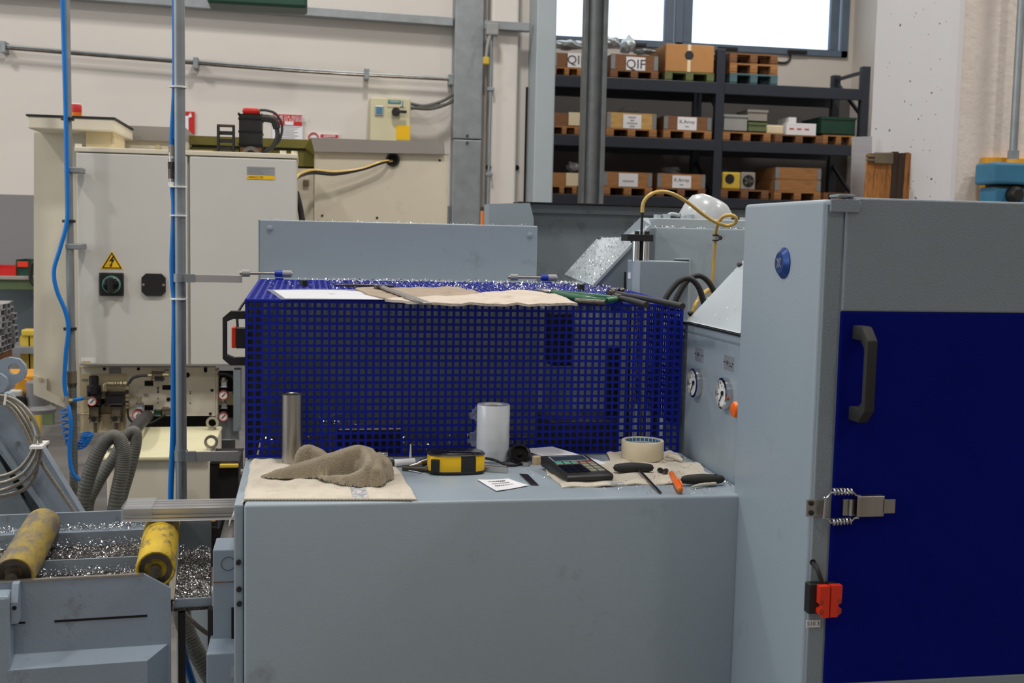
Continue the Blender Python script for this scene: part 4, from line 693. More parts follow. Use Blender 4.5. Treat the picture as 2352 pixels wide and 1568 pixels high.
paths = [[(-30, 905), (10, 912), (40, 930), (66, 970), (78, 1015), (82, 1050)], [(-30, 912), (20, 924), (55, 965), (78, 1020), (100, 1070), (140, 1130), (180, 1190)], [(-30, 920), (15, 930), (50, 975), (74, 1030), (85, 1075), (60, 1120), (10, 1138), (-30, 1142)],
 [(-30, 905), (30, 915), (72, 955), (92, 1010), (88, 1060), (60, 1100), (10, 1124), (-30, 1130)], [(-30, 1096), (10, 1092), (45, 1075), (72, 1040), (84, 1000)], [(-30, 1112), (15, 1106), (55, 1085), (80, 1050), (88, 1020)]]
for k, pp in enumerate(paths): MB().tube([PY(x, y, ZY-.012*k) for x, y in pp], .0062, 10, 8).build('braided_cable', 'braid', cb, 60)
p = PY(82, 1028, ZY-.09); MB().box(p.x-.018, p.x+.018, p.y, p.y+.1, p.z-.004, p.z+.004).build('cable_tie', 'white', cb); p = PY(11, 922, ZY-.08); along(MB(), PY(13, 905, ZY-.08), PY(10, 930, ZY-.08), .003, .002).build('cable_tie', 'white', cb)
# ================================================================ roller conveyor feeding the saw
ang = math.radians(4.6); C0 = PZ(330, 1318, .768); C0 = Vector((C0.x, C0.y, 0))
CX = Matrix.Translation(C0)@Matrix.Rotation(ang, 4, 'Z'); CI = CX.inverted()
def LY(px, py, d):      # pixel -> local point on the conveyor's plane y = d
    o = CI@CO; v = (CI.to_3x3()@ray(px, py)); return o+v*((d-o.y)/v.y)
def LZ(px, py, z): return CI@PZ(px, py, z)
CB = lambda: MB(CX)
cv = thing('roller_conveyor', C0, 'grey infeed roller conveyor full of metal chips beside the saw', 'conveyor')
g = [LY(x, y, 0) for x, y in ((-80, 1340), (330, 1318), (392, 1351), (392, 1600), (-80, 1600))]
zT = .768; xr_ = g[2].x; zr = LY(392, 1351, 0).z
CB().prism([(-1.0, 0, zT), (0, 0, zT), (xr_, 0, zr), (xr_, 0, .25), (-1.0, 0, .25)], (0, .008, 0)).build('side_plate', 'paint_conveyor', cv)
CB().prism([(-1.0, -.001, zT-.003), (-.0, -.001, zT-.003), (0, -.001, zT+.0005), (-1.0, -.001, zT+.0005)], (0, .010, 0)).build('top_edge', 'steel', cv)
# raised lower apron with chamfered corner, and the raised block at the far end
a, b, c = LY(25, 1503, 0), LY(385, 1478, 0), LY(342, 1496, -.05); zl_ = (a.z+b.z)/2
CB().prism([(a.x, 0, zl_), (b.x, 0, zl_), (b.x, 0, .25), (a.x, 0, .25)], (0, -.002, 0)).build('apron_back', 'paint_conveyor', cv)
A = [(a.x, -.001, zl_), (b.x, -.001, zl_), (b.x-.035, -.05, zl_-.012), (a.x, -.05, zl_-.012)]
CB().add(A+[(v[0], v[1], .25) for v in A], [(0, 1, 2, 3), (3, 2, 6, 7), (2, 1, 5, 6), (4, 5, 1, 0), (0, 3, 7, 4), (7, 6, 5, 4)]).build('apron', 'paint_conveyor', cv)
d_ = LY(22, 1365, -.04); CB().box(-1.0, d_.x, -.05, 0, .25, d_.z, .006).build('raised_block', 'paint_conveyor', cv)
s0, s1 = LY(125, 1426, 0), LY(338, 1414, 0); CB().box(s0.x, s1.x, -.0006, .004, (s0.z+s1.z)/2-.0022, (s0.z+s1.z)/2+.0022).build('slot', 'void', cv)
s0, s1 = LY(28, 1431, 0), LY(58, 1431, 0); CB().box(s0.x, s1.x, -.0006, .004, s0.z-.002, s0.z+.002).build('slot', 'void', cv)
l0, l1 = LY(25, 1345, -.03), LY(42, 1430, -.03); lg = CB().prism([(l0.x, -.035, l1.z), (l0.x, -.035, l0.z-.03), (l0.x, -.02, l0.z), (l0.x, -.001, l0.z), (l0.x, -.001, l1.z)], (.012, 0, 0)).build('welded_lug', 'paint_conveyor', cv); CB().cyl((l0.x+.006, -.036, l0.z-.04), (l0.x+.006, -.03, l0.z-.04), .004, n=10).build('lug_hole', 'void', lg)
# far side rail, inner ledge, trays
zR = LY(140, 1178, .47).z
CB().box(-1.0, .03, .47, .478, zR-.22, zR).build('back_rail', 'paint_conveyor', cv)
zL = LY(200, 1214, .455).z; CB().box(-1.0, .0, .43, .47, zL-.004, zL).build('inner_ledge', 'paint_conveyor', cv); CB().box(-1.0, .0, .426, .43, zL-.07, zL).build('inner_panel', 'paint_conveyor', cv)
zQ = .715; CB().box(-1.0, .02, .01, .426, zQ-.006, zQ).build('chip_tray', 'chip_bed', cv); CB().box(-1.0, 0, .215, .22, zQ, zQ+.028).build('tray_rib', 'paint_conveyor', cv)
XE = LY(486, 1380, .03).x; CB().box(xr_+.004, XE, .02, .42, zQ-.03, zQ-.024).build('end_tray', 'chip_bed', cv)
zz0 = LY(440, 1372, .03).z; CB().box(xr_+.006, LY(487, 1380, .03).x, .025, .03, LY(440, 1397, .03).z, zz0, .001).build('end_tray_lip', 'paint_conveyor', cv); CB().box(xr_+.004, XE, .42, .425, zQ-.03, zQ+.07).build('end_tray_back', 'paint_dark', cv)
CB().box(xr_+.012, xr_+.026, .04, .06, .002, zQ-.04).build('post', 'black', cv)
for x in (-.9, -.1):
    for y in (.03, .42): CB().box(x, x+.05, y, y+.05, .002, .7).build('leg', 'paint_dark', cv)
# rollers
RR = .0375; zrl = .7665
for k, (nx, fx, m, lb_) in enumerate((((345, 1330), (370, 1190), 'roller_yellow', 'scuffed bright yellow roller next to the saw end'), ((15, 1320), (80, 1182), 'roller_worn', 'worn yellow-grey roller further along the conveyor'))):
    n_, f_ = LZ(*nx, zrl+RR), LZ(*fx, zrl+RR); x = (n_.x+f_.x)/2-.0; zc = zrl
    ro = CB().cyl((x, .035, zc), (x, .425, zc), RR, n=40, caps=False).lathe((x, .035, zc), (0, 1, 0), [(RR, 0), (RR*.93, -.003), (RR*.86, -.002), (RR*.84, .004)], 40).build('roller', m, cv, 50); ro['label'] = lb_
    CB().lathe((x, .033, zc), (0, 1, 0), [(RR*.55, .002), (RR*.82, .001), (RR*.82, .012), (RR*.3, .012)], 32).build('roller_bearing', 'steel_dark', ro, 40); CB().lathe((x, .03, zc), (0, 1, 0), [(RR*.3, -.02), (RR*.3, .02)], 20).build('axle', 'steel_dark', ro, 40)
    CB().cyl((x, .425, zc), (x, .47, zc), RR*.3, n=16).build('axle', 'steel_dark', ro, 40)
# chips on the trays
def loc(n, x0, x1, y0, y1, z, pile=0.): 
    q = np.stack([rng.uniform(x0, x1, n), rng.uniform(y0, y1, n), z+rng.random(n)**2*pile], 1); return [tuple(CX@Vector(p)) for p in q]
chips('tray_chips', loc(11000, -.62, .01, .012, .21, zQ, .016)+loc(9000, -.62, .01, .225, .42, zQ, .022), .0038, '', parent=cv); chips('ledge_chips', loc(3200, -.62, 0, .432, .468, zL, .010), .0042, '', parent=cv); chips('end_chips', loc(7500, xr_+.006, XE-.002, .03, .42, zQ-.024, .014), .0038, '', parent=cv)
# sawn bar lying on the rollers
BYf = 2.47; r = rect(282, 1156, 545, 1185, BYf); zb_ = zrl+RR+.001; H = r[3]-r[2]; Wd = .085
ab = thing('aluminium_bar', (r[0]+.1, BYf+.03, zb_), 'bright aluminium extrusion in clear film lying on the yellow roller', 'bar')
pr = [(0, 0), (Wd, 0), (Wd, H), (0, H), (0, H*.72), (.006, H*.70), (.006, H*.52), (0, H*.50), (0, H*.30), (.005, H*.27)]; XB = Matrix.Translation((0, 0, 0))
xe = -.03; MB().prism([(r[0], BYf+a, zb_+b) for a, b in pr], (xe-r[0], 0, 0)).build('extrusion', 'alu', ab)
for dy_ in (.02, .045, .065): MB().box(r[0], xe, BYf+dy_, BYf+dy_+.006, zb_+H, zb_+H+.0012).build('top_rib', 'alu', ab)
x5 = PY(350, 1160, BYf).x; MB().box(r[0]-.004, x5, BYf-.003, BYf+Wd+.003, zb_+.001, zb_+H+.005, .003).build('film_wrap', 'plastic_clear', ab)
# ================================================================ the saw: bench, side panel, guard, head
T = .957; FYb = 1.962; GYf = 2.363
sbn = thing('saw_bench', (.34, 2.1, 0), 'grey-blue sheet-metal saw bench with broad worktop and plain front', 'saw bench')
MB().box(-.103, .812, FYb, 2.40, .02, T, .0055, 3).build('bench_body', 'paint', sbn, 40)
MB().box(-.121, -.105, FYb+.02, 2.42, .02, T-.004, .003).build('side_flange', 'paint', sbn)
for y in (1290, 1352, 1385): p = PY(548+(y-1290)*.02, y, FYb+.02); MB().cyl(p+Vector((0, 0, 0)), p+Vector((0, -.006, 0)), .0045, n=10).build('bolt', 'black', sbn)
for y in (1072, 1093): p = PY(552, y, 2.30); MB().cyl((-.121, p.y, p.z-.01), (-.127, p.y, p.z-.01), .006, n=12).build('bolt', 'steel', sbn)
# side post and roller 3 at the bar entry
ps = thing('infeed_post', PY(515, 1500, 2.22), 'grey steel post with drilled disc carrying a bare steel roller at the bar entry', 'post')
x0, x1, z0, z1 = rect(489, 1262, 552, 1500, 2.2); MB().box(x0, x1, 2.2, 2.29, z0, z1, .002).build('post_body', 'paint_conveyor', ps); r = rect(474, 1500, 556, 1640, 2.12); MB().box(r[0], r[1], 2.12, 2.34, .02, r[3], .002).build('post_foot', 'paint_conveyor', ps)
p = PY(524, 1294, 2.2); MB().lathe(p, (0, -1, 0), [(.0125, -.001), (.0135, -.001), (.0135, .0008), (.0125, .0008)], 28, True).build('disc_groove', 'steel_dark', ps)
r = rect(490, 1335, 552, 1337, 2.199); MB().box(r[0], r[1], 2.1988, 2.2, r[2], r[3]).build('weld_seam', 'wood_dark', ps)
r = rect(531, 1398, 556, 1480, 2.19); MB().box(r[0], r[1], 2.196, 2.2, r[2], r[3]).build('cutout', 'void', ps); r = rect(477, 1400, 489, 1505, 2.22); MB().box(r[0], r[1], 2.22, 2.24, r[2], r[3]).build('black_strut', 'black', ps)
p = PY(522, 1235, 2.24); ra = .0265; zc = zrl+RR-ra; MB().box(x0+.004, x1-.004, 2.292, 2.33, z0, zc-ra-.001).build('roller_bracket', 'paint_dark', ps); MB().cyl((p.x, 2.292, zc), (p.x, 2.66, zc), ra, n=32).build('steel_roller', 'steel', ps, 50)
np_ = rect(530, 1530, 552, 1556, 2.118); MB().box(np_[0], np_[1], 2.118, 2.12, np_[2], np_[3]).build('arrow_plate', 'label_metal', ps)
# hoses and sheets seen in the gap below
MB().tube([PY(424, 1408, 2.75), PY(440, 1425, 2.75), PY(470, 1450, 2.75), PY(500, 1470, 2.75), PY(520, 1540, 2.75), Vector((PY(525, 1600, 2.75).x, 2.75, .01))], .006, 10, 6).build('braided_hose', 'braid', label='thin braided hose crossing the gap under the conveyor end', cat='hose', smooth=60)
flex([PY(418, 1380, 2.9), PY(420, 1420, 2.9), PY(440, 1475, 2.9), PY(475, 1540, 2.9), PY(500, 1580, 2.9)], .022, 'ribbed_hose', 'hose_grey', label='ribbed grey hose curving down under the conveyor end', cat='hose')
MB().tube([PY(417, 1460, 2.6), PY(425, 1510, 2.6), PY(440, 1560, 2.6), PY(452, 1600, 2.6)], .008, 10, 6).build('blue_tube', 'blue_hose', label='bright blue air tube dropping to the floor beside the conveyor post', cat='hose', smooth=60)
r = rect(415, 1395, 478, 1450, 3.3); MB().box(r[0], r[1], 3.3, 3.5, .002, r[3]).build('tank_panel', 'paint_light', label='pale sheet-metal panel glimpsed low behind the ribbed hose', cat='panel')
# gauge panel
GX = .815
gp = thing('gauge_panel', (GX+.02, 2.2, T), 'grey side panel with two pressure gauges between saw and tall cabinet', 'panel')
ztp = PX(1697, 772, GX).z; yA, yB = 1.995, PX(1577, 742, GX).y
MB().box(GX, GX+.02, yA, 2.52, T-.01, ztp, .002).build('panel_sheet', 'paint', gp); MB().box(GX-.002, GX+.02, yA, 2.52, ztp-.016, ztp-.013).build('panel_joint', 'paint_dark', gp); MB().box(GX-.003, GX+.03, yA, 2.52, ztp, ztp+.004).build('panel_trim', 'black', gp)
a, c = PX(1577, 730, GX), PX(1697, 766, GX); a.z = c.z = ztp+.006; COV = (a, c)
B_ = PX(1707, 598, .95); COV += (B_,); MB().prism([a, c, Vector((B_.x, c.y-.01, c.z+.01)), B_], (.004, .003, -.002)).build('sloping_cover', 'paint_light', gp)  # paler paint puts the light on this upturned sheet into its colour
for q, v in ((1586, 719), (1699, 607)): p = PX(q, v, GX+(.012 if q < 1600 else .125)); MB().lathe(p, (-.6, -.3, .7), [(.006, -.004), (.006, .003), (.003, .004)], 14).build('cover_screw', 'black', gp, 40)
for k, (gx, gy) in enumerate(((1603, 879), (1670, 903))):
    p = PX(gx, gy, GX); R_ = .031; g = MB().lathe(p, (-1, 0, 0), [(R_, -.002), (R_*1.02, .006), (R_, .012), (R_*.86, .014), (R_*.84, .008)], 36).build('pressure_gauge', 'chrome', gp, 40)
    MB().lathe(p+Vector((-.008, 0, 0)), (-1, 0, 0), [(R_*.85, 0), (R_*.85, .001)], 36).build('gauge_face', 'gauge_face', g)
    for j in range(9):
        aa = math.radians(-135+j*270/8); d = Vector((0, -math.sin(aa), math.cos(aa))); along(MB(), p+d*R_*.66+Vector((-.0095, 0, 0)), p+d*R_*.78+Vector((-.0095, 0, 0)), .0004, .0007).build('tick', 'ink', g)
    for j, s_ in enumerate(('4', '6')): aa = math.radians(-28+j*56); text(s_, .008, p+Vector((-.0094, -math.sin(aa)*R_*.48, math.cos(aa)*R_*.48)), 'ink', g, face='X', ext=.0001)
    d = Vector((0, .62, -.78)); along(MB(), p-d*.006+Vector((-.0105, 0, 0)), p+d*R_*.74+Vector((-.0105, 0, 0)), .0005, .0011).build('needle', 'black', g); MB().lathe(p+Vector((-.009, 0, 0)), (-1, 0, 0), [(.0045, 0), (.0045, .003)], 14).build('needle_hub', 'black', g)
for px in ((1607, 814), (1675, 833)):
    p = PX(*px, GX); q = MB().box(GX-.0012, GX, p.y-.026, p.y+.026, p.z-.0145, p.z+.0145, .0003, 1).build('symbol_plate', 'label_metal', gp); MB().lathe(p+Vector((-.0012, .006, 0)), (-1, 0, 0), [(.003, 0), (.0042, 0), (.0042, .0006), (.003, .0006)], 16, True).build('symbol', 'ink', q); along(MB(), p+Vector((-.0014, .02, 0)), p+Vector((-.0014, -.012, 0)), .0003, .0004).build('symbol_line', 'ink', q)
    for s_ in (-1, 1): MB().cyl(p+Vector((-.001, s_*.023, 0)), p+Vector((-.0026, s_*.023, 0)), .0016, n=8).build('rivet', 'black', q)
    if px[0] > 1650: text('60÷70 bar', .0048, p+Vector((-.0014, -.012, -.006)), 'ink', q, face='X', ext=.0001)
p = PX(1697, 940, GX); MB().lathe(p, (-1, 0, 0), [(.013, 0), (.016, .006), (.014, .012), (.007, .015)], 24).build('orange_knob', 'orange', gp, 40)
# ---------------------------------------------------------------- tall cabinet
KX = .785; KF = 1.668; KB = 1.99; KZ = 1.489
kc = thing('tall_cabinet', (1.1, 1.85, 0), 'tall grey machine cabinet with dark blue door, latch and handle', 'cabinet')
MB().box(KX, 1.75, KF, KB, .01, KZ, .007, 3).build('body', 'paint', kc, 40)
xD = (PY(1936, 480, KF).x+PY(1890, 1540, KF).x)/2; zBl = PY(2100, 716, KF).z; zBt = PY(2100, 1556, KF).z
MB().box(KX+.006, xD-.001, KF-.004, KF+.01, .01, KZ-.006, .002).build('front_frame', 'door_grey', kc)
zDt = KZ+.004
dr = MB().box(xD+.001, 1.74, KF-.008, KF-.001, zBl, zDt, .003).build('door', 'door_grey', kc); MB().box(xD+.001, 1.74, KF-.008, KF-.001, zBt, zBl, .002).build('door_blue_panel', 'door_blue', dr); MB().box(xD+.001, 1.74, KF-.008, KF-.001, .05, zBt, .002).build('door_foot', 'door_grey', dr)
r = rect(1908, 457, 1975, 487, KF-.012); br = MB().box(r[0], r[1], KF-.013, KF-.009, r[2], r[3], .001).build('door_bracket', 'door_grey', kc); MB().box(r[0]+.012, r[0]+.04, KF-.013, KF+.02, KZ+.004, KZ+.008, .001).build('bracket_tab', 'door_grey', br)
mb = MB(); b = bmesh.new(); bmesh.ops.create_icosphere(b, subdivisions=2, radius=.0035)
for v in b.verts: v.co = Vector((r[1]+v.co.x, KF-.01+v.co.y*.5, (r[2]+r[3])/2+v.co.z*2.4))
mb.bm(b).build('weld_bead', 'door_grey', br, 60)
# door handle
h0, h1 = PY(1966, 764, KF-.008), PY(1962, 946, KF-.008); hx = (h0.x+h1.x)/2; za, zb2 = h0.z, h1.z; HW = .0085; yo = -.052
prof = [(0, za+.012), (yo*.62, za+.012), (yo, za-.008), (yo, zb2+.008), (yo*.62, zb2-.012), (0, zb2-.012), (0, zb2+.01), (yo*.55, zb2+.01), (yo*.78, zb2+.022), (yo*.78, za-.022), (yo*.55, za-.01), (0, za-.01)]
b = bmesh.new(); f_ = b.faces.new([b.verts.new((hx-HW, KF-.008+a, z)) for a, z in prof]); e_ = bmesh.ops.extrude_face_region(b, geom=[f_]); bmesh.ops.translate(b, vec=(2*HW, 0, 0), verts=[v for v in e_['geom'] if isinstance(v, bmesh.types.BMVert)])
bmesh.ops.bevel(b, geom=b.edges[:], offset=.0022, segments=2, affect='EDGES', profile=.5); MB().bm(b).build('door_handle', 'rubber', dr, 40)
# draw latch
LF = KF-.009
def lp(x, y, d=0.): return PY(x, y, LF-d)
la = rect(1852, 1146, 1893, 1185, KF-.006); lt = MB().box(la[0], la[1], KF-.0085, KF-.0045, la[2], la[3], .001).build('draw_latch', 'steel', kc)
for y in (1155, 1177): p = PY(1863, y, KF-.0085); MB().lathe(p, (0, -1, 0), [(.0042, 0), (.0042, .002), (.002, .003)], 12).build('screw', 'black', lt, 40)
MB().prism([lp(1893, 1147, .0), lp(1902, 1150, .014), lp(1896, 1184, .014), lp(1890, 1184, .0)], (.002, 0, 0)).build('keeper_hook', 'steel', lt)
MB().cyl(lp(1897, 1143, .014), lp(1892, 1189, .014), .0022, n=10).build('hook_pin', 'chrome', lt, 40)
def spring(a, b, r, turns, name):
    a, b = Vector(a), Vector(b); d = (b-a); n_ = turns*14; pts = []
    for i in range(n_+1): t = i/n_; w_ = 2*math.pi*turns*t; pts.append(a+d*t+Vector((0, math.cos(w_)*r, math.sin(w_)*r)))
    return MB().tube(pts, .0013, 6).build(name, 'chrome', lt, 60)
spring(lp(1912, 1129, .012), lp(1958, 1128, .012), .0052, 6, 'spring'); spring(lp(1910, 1199, .012), lp(1955, 1196, .012), .0052, 6, 'spring')
MB().tube([lp(1892, 1143, .013), lp(1900, 1143, .012), lp(1908, 1131, .012), lp(1958, 1128, .012), lp(1966, 1137, .012), lp(1975, 1138, .011)], .0016, 8).build('link_wire', 'chrome', lt, 60); MB().tube([lp(1890, 1189, .013), lp(1900, 1190, .012), lp(1907, 1200, .012), lp(1955, 1197, .012), lp(1963, 1189, .012), lp(1972, 1189, .011)], .0016, 8).build('link_wire', 'chrome', lt, 60)
r = rect(1936, 1146, 1970, 1184, LF-.004); MB().box(r[0], r[1], LF-.005, LF-.0005, r[2], r[3], .001).build('latch_base', 'steel', lt); MB().cyl(lp(1955, 1146, .008), lp(1953, 1184, .008), .003, n=10).build('pivot_pin', 'chrome', lt, 40)
r = rect(1968, 1139, 2030, 1186, LF-.012); mb = MB().box(r[0], r[1], LF-.014, LF-.012, r[2], r[3], .0006, 1).box(r[0], r[1], LF-.0125, LF-.001, r[3]-.002, r[3]).box(r[0], r[1], LF-.0125, LF-.001, r[2], r[2]+.002); mb.build('lever', 'steel', lt); r = rect(2029, 1146, 2055, 1178, LF-.012); MB().box(r[0]-.002, r[1], LF-.014, LF-.012, r[2], r[3], .0009, 2).build('lever_tab', 'steel', lt)
# safety switch with cable and its marker
sk = rect(1880, 1345, 1903, 1417, KF-.03); s2 = rect(1906, 1343, 1931, 1415, KF-.03); so = MB().box(sk[0]-.012, sk[1]+.0, KF-.022, KF-.004, sk[2]+.003, sk[3], .001).build('safety_switch', 'black', kc); MB().box(s2[0], s2[1]-.004, KF-.022, KF-.009, s2[2]+.003, s2[3], .001).build('magnet_body', 'black', so)
def notch(r, side, y0, y1):
    w_ = r[1]-r[0]; h_ = r[3]-r[2]; P = [(0, 1), (1, 1), (1, 0), (.35, 0), (.3, .06), (0, .12), (0, .26), (.28, .3), (.3, .4), (.02, .44)]
    if side < 0: P = [(1-a, b) for a, b in P]
    return MB().prism([(r[0]+a*w_, y0, r[2]+b*h_) for a, b in P], (0, y1-y0, 0))
notch(sk, 1, KF-.034, KF-.022).build('red_cover', 'safety_red', so); notch(s2, -1, KF-.034, KF-.022).build('red_cover', 'safety_red', so)
for r_, xx in ((sk, .22), (s2, .78)):
    for zz in (.19, .5): MB().lathe((r_[0]+(r_[1]-r_[0])*xx, KF-.034, r_[2]+(r_[3]-r_[2])*zz), (0, -1, 0), [(.0025, 0), (.0035, 0), (.0035, .0006), (.0025, .0006)], 12, True).build('screw_hole', 'wood_dark', so)
p = PY(1867, 1291, KF-.004); MB().lathe(p, (0, -1, 0), [(.005, -.001), (.005, .0008)], 14).build('cable_hole', 'void', kc); MB().tube([p+Vector((0, .004, 0)), p+Vector((.002, -.012, -.006)), PY(1884, 1325, KF-.02), PY(1893, 1348, KF-.014)], .0036, 10, 8).build('switch_cable', 'rubber', so, 60)
r = rect(1852, 1424, 1884, 1440, KF-.005); m_ = MB().box(r[0], r[1], KF-.0052, KF-.0042, r[2], r[3]).build('marker_label', 'paper', kc); text('S10.3', .0098, ((r[0]+r[1])/2, KF-.0056, (r[2]+r[3])/2), 'ink', m_, ext=.0001)
# blue badge on the side
p = PX(1801, 604, KX); R_ = .0262; bd = MB().lathe(p, (-1, 0, 0), [(R_, -.001), (R_, .002), (R_*.68, .009), (R_*.66, .009)], 40).build('round_badge', 'badge', kc, 30); q = p+Vector((-.0094, 0, 0))
for dy in (-.0035, 0, .0035): along(MB(), q+Vector((0, dy+.0055, -.008)), q+Vector((0, dy-.0045, .008)), .0002, .0007).build('badge_mark', 'label_metal', bd)
along(MB(), q+Vector((0, -.008, -.007)), q+Vector((0, .009, .007)), .0002, .0009).build('badge_mark', 'label_metal', bd)
# ---------------------------------------------------------------- perforated guard
gd = thing('mesh_guard', (.34, 2.7, T), 'dark blue perforated steel guard over the saw with black handle', 'guard')
GL, GR, GT, GB, zBk = -.122, .803, 1.285, 3.06, 1.298
def perf(o, u, v, nu, nv, pitch, hole, mu, mv, t):      # sheet with nu x nv square holes
    o, u, v = Vector(o), Vector(u), Vector(v); n = u.cross(v).normalized(); us, vs_ = [0.], [0.]; LU = 2*mu+(nu-1)*pitch+hole; LV = 2*mv+(nv-1)*pitch+hole
    for i in range(nu): us += [mu+i*pitch, mu+i*pitch+hole]
    for j in range(nv): vs_ += [mv+j*pitch, mv+j*pitch+hole]
    us.append(LU); vs_.append(LV); A, B = len(us), len(vs_); V = []
    for k in (0, 1):
        for b in vs_:
            for a in us: V.append(o+u*(a/LU)+v*(b/LV)-n*t*k)
    F = []; S = A*B
    for j in range(B-1):
        for i in range(A-1):
            q = (j*A+i, j*A+i+1, (j+1)*A+i+1, (j+1)*A+i)
            if i % 2 and j % 2: F += [(q[a], q[(a+1) % 4], q[(a+1) % 4]+S, q[a]+S) for a in range(4)]
            else: F += [q, tuple(x+S for x in reversed(q))]
    return MB().add(V, F)
Wg = GR-GL; Hg = GT-T-.003
perf((GL, GYf, T+.003), (Wg, 0, 0), (0, 0, Hg), 61, 21, .015, .0097, .006, .006, .0016).build('front_sheet', 'blue', gd)
perf((GL, GYf, GT), (Wg, 0, 0), (0, GB-GYf, zBk-GT), 61, 45, .015, .0097, .006, .012, .0016).build('top_sheet', 'blue', gd)
perf((GL, GB, T+.06), (0, GYf-GB, 0), (0, 0, GT-T-.06), 46, 18, .015, .0097, .006, .005, .0016).build('end_sheet', 'blue', gd); perf((GR, GYf, T+.06), (0, GB-GYf, 0), (0, 0, GT-T-.06), 46, 18, .015, .0097, .006, .005, .0016).build('end_sheet', 'blue', gd)
along(MB(), (GL, GYf+.003, GT-.003), (GR, GYf+.003, GT-.003), .004, .004, .0035).build('bent_edge', 'blue', gd, 40)
def uhandle(x0, x1, z0, z1, y, w_):
    P = [(x1, z1), (x0+.016, z1), (x0, z1-.014), (x0, z0+.014), (x0+.016, z0), (x1, z0), (x1, z0+.016), (x0+.022, z0+.016), (x0+.008, z0+.022), (x0+.008, z1-.022), (x0+.022, z1-.016), (x1, z1-.016)]
    return MB().prism([(a, y, b) for a, b in P], (0, w_, 0))
hr = rect(512, 714, 550, 838, 2.47); uhandle(hr[0], GL-.002, hr[2], hr[3], 2.46, .026).build('guard_handle', 'black', gd)
r = rect(533, 750, 543, 797, 2.62); so = MB().box(r[0], r[0]+.010, 2.60, 2.64, r[2], r[3], .002).build('guard_switch', 'safety_red', gd); MB().box(r[0]+.010, GL-.002, 2.60, 2.64, r[2]-.001, r[3]-.002, .001).build('switch_base', 'black', so); MB().tube([(r[0]+.012, 2.62, r[3]), (r[0]+.012, 2.63, r[3]+.03), (r[0]+.03, 2.66, r[3]+.06)], .003, 8, 5).build('switch_cable', 'black', so, 60)
for xa, xb in ((556, 672), (1172, 1280)):
    pa, pb = PY(xa, 631+(xa-556)*.012, GB+.012), PY(xb, 632+(xb-556)*.012, GB+.012); z = zBk+.014; L = pb.x-pa.x
    hg = MB().cyl((pa.x, GB+.012, z), (pb.x, GB+.012, z), .0042, n=14).build('hinge', 'steel', gd, 40)
    for a, b_, rr, m in ((.0, .155, .0095, 'grey_plastic'), (.80, .98, .0095, 'grey_plastic'), (.645, .80, .0088, 'bright_blue')): MB().cyl((pa.x+L*a, GB+.012, z), (pa.x+L*b_, GB+.012, z), rr, n=18).build('hinge_knuckle', m, hg, 40)
    MB().cyl((pa.x-.006, GB+.012, z), (pa.x, GB+.012, z), .005, n=12).build('hinge_cap', 'steel', hg, 40); MB().box(pa.x+L*.66, pa.x+L*.82, GB-.025, GB+.012, zBk+.0005, zBk+.004).build('hinge_leaf', 'bright_blue', hg)
for a, b_ in ((698.5, 659), (1334, 668)):
    p = PZ(a, b_, GT+.006); MB().lathe((p.x, p.y, GT+(p.y-GYf)*.0187), (0, 0, 1), [(.0095, 0), (.0095, .014), (.0085, .015)], 20).build('rubber_stop', 'black', gd, 40)
# ---------------------------------------------------------------- saw head and housing behind the guard
hd = thing('bandsaw_unit', (.6, 3.2, .2), 'grey saw head with chip chute, housing panels and blade drive', 'saw head')
x0, x1, z0, z1 = rect(596, 504, 1234, 640, 3.16)
z1 = (PY(596, 503, 3.16).z+PY(1234, 520, 3.16).z)/2
MB().box(x0, x1, 3.16, 3.42, zBk-.01, z1, .003).build('front_cover', 'paint', hd); MB().box(x0-.004, x0, 3.16, 3.42, zBk-.01, z1, .001).build('cover_flange', 'paint_light', hd)
for a, b_ in ((620, 524), (1217, 540)): p = PY(a, b_, 3.16); MB().lathe(p, (0, -1, 0), [(.0075, 0), (.006, .003), (.002, .004)], 18).build('rivet', 'paint', hd, 40)
MB().box(GL, .80, GB+.004, 3.16, zBk-.012, zBk-.002).build('rear_ledge', 'paint_light', hd)
MB().prism([PY(1123, 468, 3.65), PY(1217, 466, 3.65), PY(1226, 502, 3.65), PY(1226, 560, 3.65), PY(1123, 560, 3.65)], (0, .1, 0)).build('rear_guard', 'paint', hd)
q0, q1 = PY(1216, 467, 3.7), PY(1720, 480, 3.7); zq = (q0.z+q1.z)/2; MB().box(q0.x, q1.x+.2, 3.72, 3.76, .6, zq).build('rear_panel', 'paint_dark', hd); MB().box(q0.x-.04, q1.x+.2, 3.68, 3.78, zq, zq+.004).build('rear_panel_rim', 'black', hd); MB().box(q0.x, q1.x+.2, 3.705, 3.72, zq-.03, zq-.002).build('rear_panel_lip', 'paint_dark', hd)
r = rect(1108, 484, 1122, 520, 5.0); MB().box(r[0], r[1], 5.0, 5.06, .002, r[3]).build('orange_post', 'amber', label='orange post just visible behind the grey rear guard', cat='post')
